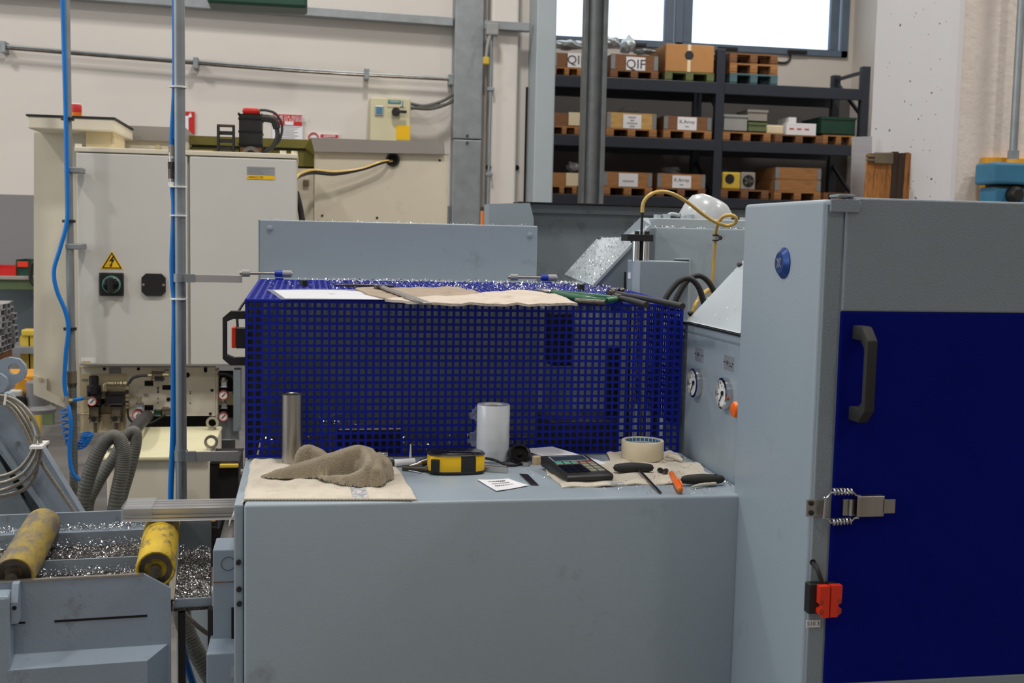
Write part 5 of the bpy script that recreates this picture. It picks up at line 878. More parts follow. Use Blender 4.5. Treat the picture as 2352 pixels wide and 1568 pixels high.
# chip chute
cf, cb_ = 2.95, 3.3
V = [PY(1361, 655, cf), PY(1454, 556, cf), PY(1494, 516, cf), PY(1489, 500, cf+.05), PY(1470, 500, cf+.1), PY(1424, 545, cb_), PY(1373, 546, cb_), PY(1296, 630, cb_)]
V = [Vector(v) for v in V]; MB().add(V+[v-Vector((-.004, 0, .006)) for v in V], [(0, 1, 5), (0, 5, 6), (0, 6, 7), (1, 2, 5), (2, 4, 5), (2, 3, 4), (13, 9, 8), (14, 13, 8), (15, 14, 8), (13, 10, 9), (13, 12, 10), (12, 11, 10)]+[(i, i+8, (i+1) % 8+8, (i+1) % 8) for i in range(8)]).build('chip_chute', 'paint_light', hd)  # the bright light falling on the chute is painted in as a paler tone
MB().prism([PY(1361, 655, cf+.003), PY(1454, 557, cf+.003), PY(1462, 549, cf+.003), PY(1462, 740, cf+.003), PY(1361, 740, cf+.003)], (0, .006, 0)).build('chute_cheek', 'paint_dark', hd)
for a, b_, yy in ((1376, 547, cb_-.01), (1452, 553, cf-.002)): p = PY(a, b_, yy); MB().lathe(p, (-.5, -.5, .7), [(.005, -.003), (.005, .003)], 12).build('chute_screw', 'black', hd)
# main head block
HF = 3.0
x0, x1, z0, z1 = rect(1502, 524, 1730, 700, HF); hbk = PX(1455, 560, x0).y; MB().box(x0, x1+.1, HF, hbk, .5, z1, .006).build('head_block', 'paint', hd, 40)
r = rect(1506, 503, 1730, 519, HF+.03); MB().box(r[0], r[1]+.1, HF+.03, hbk-.02, z1, r[3], .003).build('head_plate', 'paint_light', hd); zp = r[3]
r = rect(1580, 594, 1586, 720, HF-.004); MB().box(r[0], r[1], HF-.006, HF+.001, .9, r[3], .002).box(PY(1548, 592, HF).x, r[1], HF-.006, HF+.001, r[3]-.004, r[3], .002).build('weld_bead', 'paint_light', hd)
for a, rr, hh in ((1510, .011, .012), (1530, .012, .014), (1570, .009, .010), (1582, .013, .014), (1598, .009, .01), (1640, .009, .008), (1706, .009, .01)): p = PY(a, 500, HF+.15); MB().cyl((p.x, p.y, zp), (p.x, p.y, zp+hh), rr, n=16).build('cap_bolt', 'paint_light', hd, 40)
# cylinder block with chrome rods
cy = 2.78; r = rect(1470, 600, 1580, 800, cy); cyb = PX(1440, 650, r[0]).y; MB().box(r[0], r[1], cy, cyb, .97, r[3], .002).build('cylinder_block', 'paint', hd); MB().box(r[0]-.004, r[0], cy, cy+(cyb-cy)*.5, .97, r[3], .001).build('block_rib', 'paint_light', hd)
q = PX(1447, 633, r[0]); MB().box(r[0]-.002, r[0], q.y-.012, q.y+.012, q.z-.008, q.z+.008).build('scale_tag', 'paper', hd); q = PX(1437, 646, r[0]); MB().box(r[0]-.004, r[0], q.y-.004, q.y+.004, q.z-.025, q.z+.025).build('scale_edge', 'black', hd)
r = rect(1441, 538, 1501, 554, cy+.03); fl = MB().box(r[0], r[1], cy+.03, cy+.09, r[2], r[3], .001).build('cylinder_flange', 'black', hd)
for a in (1463, 1486): p = PY(a, 538, cy+.06); MB().cyl((p.x, cy+.06, r[3]), (p.x, cy+.06, r[3]+.008), .0065, n=14).build('flange_bolt', 'black', fl)
zb3 = PY(1460, 600, cy+.06).z
for a in (1461, 1483): p = PY(a, 570, cy+.06); MB().cyl((p.x, cy+.06, zb3), (p.x, cy+.06, r[2]), .010, n=22).build('guide_rod', 'chrome', fl, 40)
p = PY(1474, 520, cy+.06); MB().cyl((p.x, cy+.06, zb3), (p.x, cy+.06, PY(1475, 498, cy+.06).z), .0034, n=12).build('piston_rod', 'black', fl, 40); ztop = PY(1475, 486, cy+.06).z; MB().cyl((p.x, cy+.06, PY(1475, 500, cy+.06).z), (p.x, cy+.06, ztop), .0046, n=12).build('hose_sleeve', 'black', fl, 40)
yh = thing('lubrication_hose', (p.x, cy+.06, ztop), 'amber translucent hose looping from the cylinder over the saw head', 'hose')
pth = [(1475, 488, .06), (1478, 465, .06), (1492, 448, .06), (1515, 440, .07), (1545, 445, .08), (1580, 465, .1), (1612, 490, .12), (1640, 508, .13), (1668, 518, .13), (1687, 513, .12), (1691, 502, .11), (1680, 494, .11), (1662, 497, .12), (1650, 512, .14), (1644, 535, .17), (1641, 580, .18), (1637, 630, .18), (1631, 690, .18)]
MB().tube([PY(a, b_, cy+d) for a, b_, d in pth], .0048, 12, 8).build('hose', 'yellow_hose', yh, 60); MB().tube([PY(1632, 664, cy+.12), PY(1622, 668, cy+.08), PY(1608, 682, cy+.02), PY(1596, 702, cy), PY(1585, 735, cy)], .0052, 12, 8).build('lower_hose', 'yellow_hose', yh, 60)
p = PY(1644, 546, cy+.17); MB().lathe(p, (0, 0, 1), [(.0078, -.009), (.0078, .009)], 16).build('clamp_band', 'grey_plastic', yh, 40); MB().lathe(p, (0, 0, 1), [(.0088, .005), (.0088, .009)], 16).build('clamp_edge', 'black', yh, 40); MB().lathe(p, (0, 0, 1), [(.0088, -.009), (.0088, -.005)], 16).build('clamp_edge', 'black', yh, 40); q = p+Vector((.012, .0, 0)); MB().lathe(q, (0, -1, 0), [(.006, -.02), (.006, .004)], 14).build('clamp_screw', 'steel_dark', yh, 40)
for k, (pp, lb_) in enumerate((([(1522, 712), (1532, 680), (1560, 646), (1585, 640), (1605, 660), (1618, 700)], 'black hydraulic hose arching in front of the cylinder block'), ([(1548, 705), (1556, 680), (1580, 643), (1606, 633), (1628, 648), (1645, 680)], 'second black hydraulic hose arch just behind the first'))):
    MB().tube([PY(a, b_, cy-.1+.1*k) for a, b_ in pp], .0072, 12, 8).build('hydraulic_hose', 'hose_black', smooth=60, label=lb_, cat='hose', group='hydraulic hoses')
# motor dome
p = PY(1616, 510, HF+.2); ax = Vector((.42, 0, .9)).normalized(); dm = MB().lathe(p-ax*.02, ax, [(.072, 0), (.076, .012), (.073, .05), (.064, .076), (.045, .09), (.0, .096)], 36).build('motor_dome', 'dome', hd, 60); MB().lathe(p-ax*.021, ax, [(.062, -.004), (.064, .0)], 36).build('dome_rim', 'black', dm); MB().tube([PY(1560, 500, HF+.2), PY(1572, 487, HF+.2), PY(1590, 484, HF+.22)], .006, 8, 5).build('dome_cable', 'black', dm, 60)
MB().tube([PY(1530, 500, HF+.2), PY(1540, 492, HF+.2), PY(1555, 494, HF+.2), PY(1570, 502, HF+.2)], .006, 8, 5).build('dome_cable', 'paint_light', dm, 60)
# inside of the guard
MB().box(GL+.004, GL+.006, GYf+.02, 3.03, T-.07, GT-.004).build('end_light_block', 'void', hd)  # black sheet added to block bright wall behind the end holes
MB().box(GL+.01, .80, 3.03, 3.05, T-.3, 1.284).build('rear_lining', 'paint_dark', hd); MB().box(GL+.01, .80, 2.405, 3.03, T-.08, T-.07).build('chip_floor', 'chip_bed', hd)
r = rect(1318, 715, 1452, 1005, 2.72); MB().box(r[0], r[1], 2.72, 2.74, T-.06, r[3], .002).build('blade_arm', 'paint_light', hd); r = rect(1268, 720, 1316, 840, 2.65); MB().box(r[0], r[1], 2.65, 2.72, r[2], r[3], .003).build('blade_guide', 'black', hd); r = rect(1500, 715, 1572, 1005, 2.75); MB().box(r[0], r[1], 2.75, 2.76, T-.06, r[3]-.03, .002).build('inner_cover', 'paint_light', hd); r = rect(1237, 705, 1253, 900, 2.7); MB().box(r[0], r[1], 2.7, 2.72, T-.06, r[3], .002).build('guide_post', 'paint_light', hd)  # blade arm's paler paint stands in for light inside the guard
r = rect(1400, 795, 1425, 1000, 2.6); MB().box(r[0], r[1], 2.6, 2.64, T-.06, r[3], .002).build('blade_post', 'black', hd)
for a in (1458, 1487): p = PY(a, 800, 2.6); MB().cyl((p.x, 2.62, T-.06), (p.x, 2.62, 1.275), .010, n=18).build('guide_rod', 'chrome', hd, 40)
for a in (1512, 1540): MB().tube([PY(a, 712, 2.55), PY(a-3, 800, 2.55), PY(a-8, 1000, 2.55)], .008, 10, 6).build('inner_hose', 'hose_black', hd, 60)
MB().tube([PY(1560, 760, 2.6), PY(1552, 850, 2.6), PY(1540, 960, 2.6)], .005, 10, 6).build('inner_hose', 'yellow_hose', hd, 60)
vi = thing('vise', PY(840, 1030, 2.7), 'steel vise jaws covered in chips behind the blue mesh', 'vise'); r = rect(775, 985, 925, 1060, 2.62); MB().box(r[0], r[1], 2.62, 2.78, T-.069, r[3], .004).build('fixed_jaw', 'steel_dark', vi); r = rect(1260, 965, 1420, 1040, 2.55); MB().box(r[0], r[1], 2.55, 2.7, T-.069, r[3], .004).build('moving_jaw', 'steel_dark', vi); MB().tube([PY(757, 1050, 2.6), PY(756, 975, 2.6), PY(764, 955, 2.6), PY(790, 948, 2.6)], .0045, 8, 6).build('coolant_pipe', 'paint_light', vi, 60)
# chips on the head, guard top and bench corner
def reg(n, x0, x1, y0, y1, zf, bias=None): 
    x = rng.uniform(0, 1, n); x = x if bias is None else x**bias; X = x0+(x1-x0)*x; Y = rng.uniform(y0, y1, n); return [(a, b_, zf(a, b_)) for a, b_ in zip(X, Y)]
zg_ = lambda x, y: GT+(y-GYf)*.0187+.0004
chips('guard_chips', reg(2600, GR-.02, .05, 2.72, 3.05, zg_, 1.5)+reg(260, GL+.02, .5, 2.6, 3.05, zg_)+reg(700, .35, .72, 2.55, 3.05, zg_), .0048, '', parent=gd, tall=.7)
chips('cover_chips', reg(1500, .78, GL+.1, 3.065, 3.155, lambda x, y: zBk-.0015, 1.3)+reg(260, -.1, .62, 3.17, 3.4, lambda x, y: z1 if False else PY(900, 511, 3.16).z), .0046, '', parent=hd, tall=.7)
def tri(a, b_, c, n): 
    u = rng.random((n, 2)); f = u.sum(1) > 1; u[f] = 1-u[f]; a, b_, c = (np.array(v) for v in (a, b_, c)); return [tuple(a+(b_-a)*p+(c-a)*q) for p, q in u]
chips('chute_chips', tri(V[0], V[1], V[5], 260)+tri(V[0], V[5], V[6], 300)+tri(V[0], V[6], V[7], 420)+tri(V[1], V[2], V[5], 70)+tri(V[2], V[4], V[5], 40), .0046, '', parent=hd, tall=.9)
chips('head_chips', reg(500, PY(1506, 520, HF).x, PY(1715, 520, HF).x, HF, HF+.03, lambda x, y: rect(1502, 524, 1730, 700, HF)[3]), .0035, '', parent=hd, tall=.8)
chips('floor_chips', reg(2600, GL+.02, .79, 2.42, 3.02, lambda x, y: T-.07)+reg(500, vi.children[0].location.x+WL[vi.name].x-.06, vi.children[0].location.x+WL[vi.name].x+.06, 2.62, 2.78, lambda x, y: PY(840, 985, 2.62).z), .006, '', parent=hd, tall=.8)
chips('bench_chips', reg(700, .80, .40, 2.02, 2.35, lambda x, y: T, 2.0)+reg(110, .6, .80, 1.97, 2.1, lambda x, y: T), .0036, 'scattered bright metal chips on the bench corner below the gauges', 'metal chips', tall=.7)
chips('cover_specks', tri(*COV, 60), .003, '', parent=gp, tall=.5)
# ================================================================ things lying on the bench
def TP(x, y, h=0.): return PZ(x, y, T+h)
def quad(P, u, v):      # P: back-left, back-right, front-right, front-left
    a = P[0].lerp(P[1], u); b = P[3].lerp(P[2], u); return a.lerp(b, v)
def hang(p, q):         # let cloth fall over the bench's edge
    if q.x < -.103: q.z -= (-.103-q.x)*1.5
    if q.y < FYb-.001: q.z -= (FYb-.001-q.y)*1.2
    return q
tw = thing('shop_towel', TP(740, 1110), 'cream shop towel with blue stripe spread over the bench edge', 'towel')
tc_ = [TP(570, 1064), TP(900, 1056), TP(957, 1150), TP(530, 1150)]
def tf(u, v, dz=0.):
    p = quad(tc_, u, v); p.z = T+.0032+dz+(.0016*math.sin(u*23+v*4)*math.sin(v*9)+.001*math.sin(u*51+v*17))*min(1, (1-v)*6)+(.006*max(0, 1-v*9)*(.5+.5*math.sin(u*9+1))); return hang(None, p)
MB().grid(lambda u, v: tf(u, v), 70, 34, .0028).build('cloth', 'cloth_cream', tw, 60)
MB().grid(lambda u, v: tf(.655+u*.085, .0+v, .0006), 10, 34).build('blue_stripe', 'cloth_stripe', tw, 60)
for k in range(52):
    p = tf(.04+k/55, 1.0, 0); b = bmesh.new(); bmesh.ops.create_icosphere(b, subdivisions=1, radius=.0034, matrix=Matrix.Translation(p+Vector((0, -.001, .0)))@Matrix.Diagonal((1.05, .9, .8, 1))); MB().bm(b).build('hem_stitch', 'cloth_cream', tw, 60)
MB().tube([tf(.0, .985), tf(.0, .985)+Vector((-.002, -.002, -.006)), tf(.0, .985)+Vector((-.003, -.002, -.012))], .0016, 6, 4).build('frayed_thread', 'cloth_cream', tw, 60)
# crumpled rag
rc = TP(755, 1085); rg = thing('crumpled_rag', rc, 'crumpled grey-brown rag lying on the cream towel', 'rag')
from mathutils import noise as mnoise
RIDGES = [([(604, 1097, .004), (650, 1087, .012), (705, 1073, .022), (760, 1057, .036), (815, 1037, .050), (838, 1035, .052)], [.005, .012, .015, .016, .014, .009]),
    ([(686, 1066, .020), (700, 1038, .042), (720, 1038, .042), (748, 1052, .034)], [.010, .014, .013, .009]),
    ([(738, 1094, .004), (772, 1086, .012), (802, 1075, .020), (826, 1066, .030)], [.004, .006, .006, .005]),
    ([(728, 1098, .004), (772, 1102, .009), (812, 1098, .017), (840, 1082, .030), (848, 1058, .044), (838, 1038, .052)], [.006, .010, .011, .010, .010, .008]),
    ([(790, 1107, .004), (840, 1102, .013), (864, 1084, .028), (864, 1058, .042), (846, 1038, .050)], [.006, .011, .012, .011, .009]),
    ([(858, 1104, .006), (880, 1090, .016), (887, 1070, .028), (872, 1048, .042)], [.008, .011, .012, .009])]
SEG = []
for pts, rads in RIDGES:
    P_ = spline([TP(*q) for q in pts], 6); n_ = len(P_)
    for i in range(n_-1):
        t = i/(n_-1)*(len(rads)-1); k = int(min(t, len(rads)-2)); r0 = rads[k]+(rads[k+1]-rads[k])*(t-k); SEG.append((P_[i], P_[i+1], r0))
RBC = TP(775, 1084)
def ragz(x, y):
    ex, ey = (x-RBC.x)/.098, (y-RBC.y)/.044; best = .016*max(0., 1-ex*ex-ey*ey)**.5
    for a, b, r0 in SEG:
        dx, dy = b.x-a.x, b.y-a.y; L2 = dx*dx+dy*dy+1e-12; t = max(0., min(1., ((x-a.x)*dx+(y-a.y)*dy)/L2)); ex, ey = x-a.x-dx*t, y-a.y-dy*t; d = math.hypot(ex, ey)
        zc_ = (a.z+(b.z-a.z)*t)-T-.004
        if d < r0: z = zc_+(r0*r0-d*d)**.5*.8
        else: z = zc_-(d-r0)*(4.5 if y > a.y+dy*t or zc_ < .02 else 6.5)
        if z > best: best = z
    return best
x0r, x1r = TP(596, 1090).x, TP(900, 1090).x; y0r, y1r = TP(750, 1136).y, TP(750, 1048, .02).y+.02
def ragf(u, v):
    x = x0r+(x1r-x0r)*u; y = y0r+(y1r-y0r)*v; h = ragz(x, y); e = min(1, h/.012)
    h += e*(.0016*mnoise.noise((x*60, y*60, 3))+.0007*mnoise.noise((x*190, y*190, 9)))
    return Vector((x+.002*e*mnoise.noise((x*50, y*50, 1)), y, T+.0052+max(0, h)))
NU, NV = 150, 90; W_ = NU+1; G = [[ragf(i/NU, j/NV) for i in range(NU+1)] for j in range(NV+1)]
keep = lambda q: q.z > T+.0066
idx, vs, fs = {}, [], []
def vid(j, i):
    if (j, i) not in idx: idx[(j, i)] = len(vs); vs.append(G[j][i])
    return idx[(j, i)]
for j in range(NV):
    for i in range(NU):
        if sum(keep(G[b][a]) for a, b in ((i, j), (i+1, j), (i, j+1), (i+1, j+1))) >= 2: fs.append((vid(j, i), vid(j, i+1), vid(j+1, i+1), vid(j+1, i)))
MB().add(vs, fs).build('cloth', 'cloth_rag', rg, 80)
def roll(pts, rads, name, parent, m):
    P = spline([Vector(p) for p in pts], 10)
    def R(t): i = t*(len(rads)-1); a = int(min(i, len(rads)-2)); return (rads[a]+(rads[a+1]-rads[a])*(i-a))*(1+.05*math.sin(t*31))
    return MB().tube(P, .01, 14, rr=R).build(name, m, parent, 70)
# steel tube, film roll, masking tape
def dist(p): return (p-CO).dot(CF)
p = TP(671, 1066); R_ = 23.5*dist(p)/FPX; hh = PY(671, 904, p.y).z-T; MB().lathe(p, (0, 0, 1), [(R_*.84, .004), (R_*.84, hh-.001), (R_*.9, hh), (R_, hh-.001), (R_, .0005), (R_*.84, .0005)], 40).build('steel_tube', 'steel', smooth=40, label='upright bare steel tube standing behind the crumpled rag', cat='tube')
p = TP(1131, 1056); R_ = 38*dist(p)/FPX; hh = PY(1131, 928, p.y).z-T; fl = thing('film_roll', p, 'upright roll of white stretch film on the bench', 'roll')
MB().lathe(p, (0, 0, 1), [(R_*.58, .001), (R_*.58, hh-.002), (R_*.62, hh), (R_*.97, hh), (R_, hh-.003), (R_, .003), (R_*.97, .001)], 48, True).build('film', 'film_roll', fl, 40); MB().lathe(p, (0, 0, 1), [(R_*.47, .001), (R_*.47, hh-.004), (R_*.575, hh-.004), (R_*.575, .001)], 36, True).build('cardboard_core', 'core', fl, 40)
def wisp(y0, y1, w_, sd):
    r = random.Random(sd); q0, q1 = PY(1094, y0, p.y), PY(1094, y1, p.y); n_ = 14; V, F_ = [], []
    for i in range(n_+1):
        t = i/n_; c = q0.lerp(q1, t); b_ = math.sin(t*math.pi)*w_*(1+.4*r.uniform(-1, 1))
        V += [c+Vector((.004, 0, 0)), c+Vector((-b_*.5, -.006*math.sin(t*9), 0)), c+Vector((-b_, .006*math.cos(t*7), .004*r.uniform(-1, 1)))]
        if i: a = 3*(i-1); F_ += [(a, a+3, a+4, a+1), (a+1, a+4, a+5, a+2)]
    MB().add(V, F_).build('loose_film', 'plastic_clear', fl, 60)
wisp(935, 968, .014, 1); wisp(985, 1030, .016, 4)
p = TP(1475, 1056); R_ = 48.5*dist(p)/FPX; hh = PY(1475, 1010, p.y).z-T; mt = thing('masking_tape', p, 'roll of cream masking tape with blue-printed core', 'tape')
MB().lathe(p, (0, 0, 1), [(R_*.87, .004), (R_*.87, hh), (R_*.98, hh), (R_, hh-.002), (R_, .006), (R_*.98, .004)], 56, True).build('tape', 'masking', mt, 40); MB().lathe(p, (0, 0, 1), [(R_*.84, .004), (R_*.84, hh-.001), (R_*.869, hh-.001), (R_*.869, .004)], 56, True).build('core_ring', 'paper', mt, 40)
for k in range(26):
    for j in range(3):
        a0 = (k+.5*(j % 2))*2*math.pi/26; a1 = a0+2*math.pi/26*.78; z0 = T+hh-.009-j*.011; V = []
        for a in (a0, (a0+a1)/2, a1): d = Vector((math.cos(a), math.sin(a), 0))*R_*.838; V += [p+d+Vector((0, 0, z0-T)), p+d+Vector((0, 0, z0-T+.007))]
        MB().add(V, [(0, 2, 3, 1), (2, 4, 5, 3)]).build('core_print', 'core_blue', mt)
# tape measure
c = TP(1052, 1092); sc = dist(c)/FPX; A_, B_2 = 66*sc, .036; H_ = PY(1052, 1047, c.y).z-T; c.y += B_2; tm = thing('tape_measure', c, 'yellow and black tape measure lying on the bench', 'tape measure')
def sup(a, k=1., e=3.2): ca, sa = math.cos(a), math.sin(a); return Vector((abs(ca)**(2/e)*A_*k*(1 if ca > 0 else -1), abs(sa)**(2/e)*B_2*k*(1 if sa > 0 else -1), 0))
def band(a0, a1, k0, prof_, n=40):
    V, F_ = [], []; m_ = len(prof_)
    for i in range(n+1):
        a = a0+(a1-a0)*i/n
        for k, z in prof_: q = sup(a, k*k0); V.append(c+q+Vector((0, 0, z)))
        if i: F_ += [((i-1)*m_+j, i*m_+j, i*m_+j+1, (i-1)*m_+j+1) for j in range(m_-1)]
    return V, F_
pr = [(.0, .001), (.93, .001), (1, .006), (1.0, H_*.5), (1, H_-.006), (.95, H_), (.0, H_)]
V, F_ = band(0, 2*math.pi, 1, pr, 72); MB().add(V, F_).build('yellow_case', 'yellow', tm, 50)
V, F_ = band(math.radians(271.5), math.radians(298), 1.012, pr[1:6], 20); MB().add(V, F_).build('rubber_band', 'black', tm, 50); V, F_ = band(math.radians(20), math.radians(110), 1.012, pr[1:6], 24); MB().add(V, F_).build('rubber_band', 'black', tm, 50)
V, F_ = band(0, 2*math.pi, .9, [(1, H_-.002), (1, H_+.002), (.94, H_+.004), (0, H_+.004)], 72); MB().add(V, F_).build('top_plate', 'black_gloss', tm, 50); V, F_ = band(0, 2*math.pi, 1.02, [(1, H_*.98), (.96, H_+.001), (.85, H_+.0015)], 72); MB().add(V, F_).build('top_rim', 'black', tm, 50)
bx = c+sup(math.radians(228), 1.01); b = Matrix.Translation(bx+Vector((0, 0, H_*.5)))@Matrix.Rotation(math.radians(-14), 4, 'Z'); MB().box(-.0085, .0085, -.004, .003, -.0125, .0125, .002, m=b).build('brake_button', 'black', tm)
for k in range(9): q = c+Vector((-.014+k*.0046, -.016, H_+.0042)); MB().box(q.x, q.x+.0028, q.y, q.y+.006, q.z, q.z+.0002).build('worn_print', 'pneu', tm)
V, F_ = band(0, 2*math.pi, 1.015, [(.0, .0004), (.95, .0004), (1, .003), (1, .0065), (.985, .007)], 72); MB().add(V, F_).build('base_rim', 'black', tm, 50)
MB().tube([TP(1115, 1052, .012), TP(1135, 1056, .010), TP(1160, 1066, .004), TP(1180, 1068, .003), TP(1200, 1064, .003)], .0028, 8, 6).build('wrist_strap', 'black', tm, 60)
# calculator
f0, f1 = TP(1291, 1114), TP(1400, 1108); bY_ = (f0.y+f1.y)/2+.150; b0, b1 = PY(1254, 1057, bY_), PY(1352, 1053, bY_+.01); zbk = .023; b0.z = b1.z = T; P = [b0, b1, f1, f0]; ca = thing('calculator', quad(P, .5, .5), 'black desk calculator with angled display on the stained cloth', 'calculator')
ux = (P[1]-P[0]+P[2]-P[3]); ux.z = 0; W_ = ux.length/2; ux.normalize(); uy = Vector((-ux.y, ux.x, 0)); D_ = ((P[0]-P[3]+P[1]-P[2])/2).dot(uy); cc = quad(P, .5, .5); D_ = max(D_, .10)
KM = Matrix(((ux.x, uy.x, 0, cc.x), (ux.y, uy.y, 0, cc.y), (0, 0, 1, T+.0048), (0, 0, 0, 1)))
zc = lambda y: .012+(zbk-.012)*(y/D_+.5)**1.3
b = bmesh.new(); st = [-D_/2, -D_/2+.006, D_*.16, D_*.3, D_/2-.006, D_/2]; pr = [(y, zc(y)-(.004 if y in (st[0], st[-1]) else 0)) for y in st]; V = [(-W_/2, y, z) for y, z in pr]+[(-W_/2, st[-1]-.002, 0), (-W_/2, st[0]+.002, 0)]
f_ = b.faces.new([b.verts.new(v) for v in V]); e_ = bmesh.ops.extrude_face_region(b, geom=[f_]); bmesh.ops.translate(b, vec=(W_, 0, 0), verts=[v for v in e_['geom'] if isinstance(v, bmesh.types.BMVert)]); bmesh.ops.bevel(b, geom=b.edges[:], offset=.0022, segments=2, affect='EDGES', profile=.5)
MB(KM).bm(b).build('case', 'black', ca, 40)
tl = math.atan2(.012, D_)
def slab(x0, x1, y0, y1, h, name, m, dz=0., par=None):
    V = [(x, y, zc(y)+dz+k) for k in (-.002, h) for x, y in ((x0, y0), (x1, y0), (x1, y1), (x0, y1))]; return MB(KM).add(V, [(0, 1, 2, 3), (7, 6, 5, 4), (0, 4, 5, 1), (1, 5, 6, 2), (2, 6, 7, 3), (3, 7, 4, 0)]).build(name, m, par or ca)
bz = slab(-W_*.40, W_*.40, D_*.17, D_*.40, .0008, 'display_bezel', 'label_metal'); slab(-W_*.37, W_*.37, D_*.195, D_*.375, .0013, 'display', 'lcd', par=bz)
for r_ in range(5):
    for k in range(5):
        m = ('key_teal' if k < 3 else 'red') if r_ == 0 else 'key_grey' if r_ == 1 or k > 2 else 'black_gloss'; x = -W_*.42+k*W_*.172; y = D_*(.10, .045, -.03, -.15, -.27)[r_]; dp = D_*(.045, .05, .095, .095, .095)[r_]
        slab(x, x+W_*.135, y-dp, y, .0026, 'key', m)
o = text('SIGMA', .006, KM@Vector((-W_*.3, D_*.44, zc(D_*.44)+.0004)), 'label_metal', ca, face=(0, 0, math.atan2(ux.y, ux.x)), ext=.0001)
# stained cloths
c2 = thing('stained_cloth', TP(1450, 1090), 'stained cream cloth under the calculator and hex keys', 'cloth'); Q = [TP(1238, 1062), TP(1595, 1062), TP(1650, 1108), TP(1288, 1122)]
def cf2(u, v): p = quad(Q, u, v); p.y += .004*math.sin(u*17); p.x += .004*math.sin(v*9); p.z = T+.0032+.0012*math.sin(u*31+v*6)+.001*math.sin(v*23+u*12); return p
MB().grid(cf2, 60, 30, .0026).build('cloth', 'cloth_cream', c2, 60); MB().grid(lambda u, v: cf2(.30+u*.09, .86+v*.14)+Vector((0, 0, .0005)), 8, 6).build('blue_stripe', 'cloth_stripe', c2, 60)
roll([TP(1588, 1118, .005), TP(1610, 1113, .006), TP(1644, 1110, .006)], [.0015, .003, .003], 'hem', c2, 'cloth_cream')
c3 = thing('ragged_cloth', TP(1490, 1048), 'ragged cream cloth bunched behind the masking tape', 'cloth'); Q3 = [TP(1392, 1042), TP(1552, 1038), TP(1572, 1064), TP(1405, 1068)]
def cf3(u, v): p = quad(Q3, u, v); p.z = T+.0034+.004*abs(math.sin(u*9+v*3))*(1-v)+.0015*math.sin(u*37); p.y += .006*math.sin(u*13); return p
MB().grid(cf3, 50, 16, .0025).build('cloth', 'cloth_cream', c3, 60); roll([TP(1530, 1048, .012), TP(1550, 1050, .012), TP(1568, 1058, .008)], [.003, .006, .003], 'bunched_edge', c3, 'cloth_cream')
# papers
def sheet(name, pts, label, m='paper', bend=.004, cat='paper', h=.002):
    P = [TP(*q, h) for q in pts]
    def fn(u, v): q = quad(P, u, v); q.z = T+h+bend*(math.sin(u*math.pi*1.1))**2*(1-v*.6); return q
    return MB().grid(fn, 14, 8, .0004).build(name, m, smooth=60, label=label, cat=cat)
Pw = [PY(1196, 1031, 2.335), PY(1268, 1025, 2.345), TP(1398, 1064, .004), TP(1322, 1072, .004)]
def wf(u, v): q = quad(Pw, u, v); q.z += .004*math.sin(u*3.1)*math.sin(v*3.1); return q
MB().grid(wf, 14, 10, .0005).build('white_paper', 'paper', smooth=60, label='white paper sheet propped on the black cap behind the calculator', cat='paper')
nt_ = thing('note_slip', TP(1155, 1115), 'small white handwritten note slip near the bench edge', 'note'); P = [TP(1097, 1104), TP(1168, 1102), TP(1214, 1117), TP(1140, 1130)]
def nf(u, v, dz=0): q = quad(P, u, v); q.z = T+.0012+dz+.004*(u-.5)**2+.003*(v-.5)**2; return q
MB().grid(nf, 12, 10, .0003).build('slip', 'paper', nt_, 60)
for j in range(3):
    MB().tube([nf(.2+.55*i/30, .22+j*.2+.05*math.sin(i*1.9+j)+.03*math.sin(i*4.3), .0006) for i in range(31)], .00035, 4).build('handwriting', 'ink', nt_)
MB().prism([TP(1193, 1089, .0006), TP(1212, 1090, .0006), TP(1237, 1115, .0006), TP(1219, 1114, .0006)], (0, 0, .0016)).build('steel_shim', 'steel_dark', label='thin dark steel strip lying beside the note slip', cat='strip')
# hex keys
def tkey(name, a, b_, tip, label, h=.012):
    P0, P1 = TP(*a, h), TP(*b_, h); o = thing(name, P0.lerp(P1, .5)-Vector((0, 0, h)), label, 'hex key', 'T-handle hex keys'); n_ = 24; d = P1-P0; R = lambda t: .0095*(max(0, 1-(2*t-1)**8))**.5*(.82+.3*math.exp(-((t-.5)/.28)**2))+.0004
    MB().tube([P0+d*(i/n_) for i in range(n_+1)], .01, 16, rr=R).build('grip', 'rubber', o, 60)
    if tip: q = P0.lerp(P1, .58); t_ = TP(*tip, .003); MB().tube([q, q.lerp(t_, .12), t_], .0026, 6).build('shaft', 'steel_dark', o)
    return o, P0, P1
tkey('hex_key', (1408, 1074), (1502, 1074), (1517, 1131), 'T-handle hex key with steel shaft pointing over the cloth')
o, P0, P1 = tkey('hex_key', (1563, 1101), (1665, 1100), None, 'dark plain handle lying by the bench corner'); MB().cyl(P0.lerp(P1, .78)+Vector((0, 0, .006)), P0.lerp(P1, .78)+Vector((0, 0, .0098)), .003, n=12).build('hang_hole', 'void', o)
pn = thing('orange_pen', TP(1555, 1108), 'translucent orange ballpoint pen lying across the cloth hem', 'pen'); a, b_ = TP(1541, 1085, .009), TP(1562, 1124, .009)
MB().tube([a, a.lerp(b_, .05), a.lerp(b_, .6)], .004, 14, rr=lambda t: .0026+.0022*min(1, t*3)).build('barrel', 'orange', pn, 60); MB().cyl(a.lerp(b_, .58), b_, .0058, .0056, n=18).build('cap', 'orange', pn, 50); MB().lathe(b_, b_-a, [(.0057, 0), (.004, .002), (0, .0022)], 18).build('cap_end', 'amber', pn, 50); along(MB(), a.lerp(b_, .55)+Vector((.005, 0, .005)), a.lerp(b_, .95)+Vector((.005, 0, .005)), .0012, .002, .0008).build('clip', 'orange', pn)
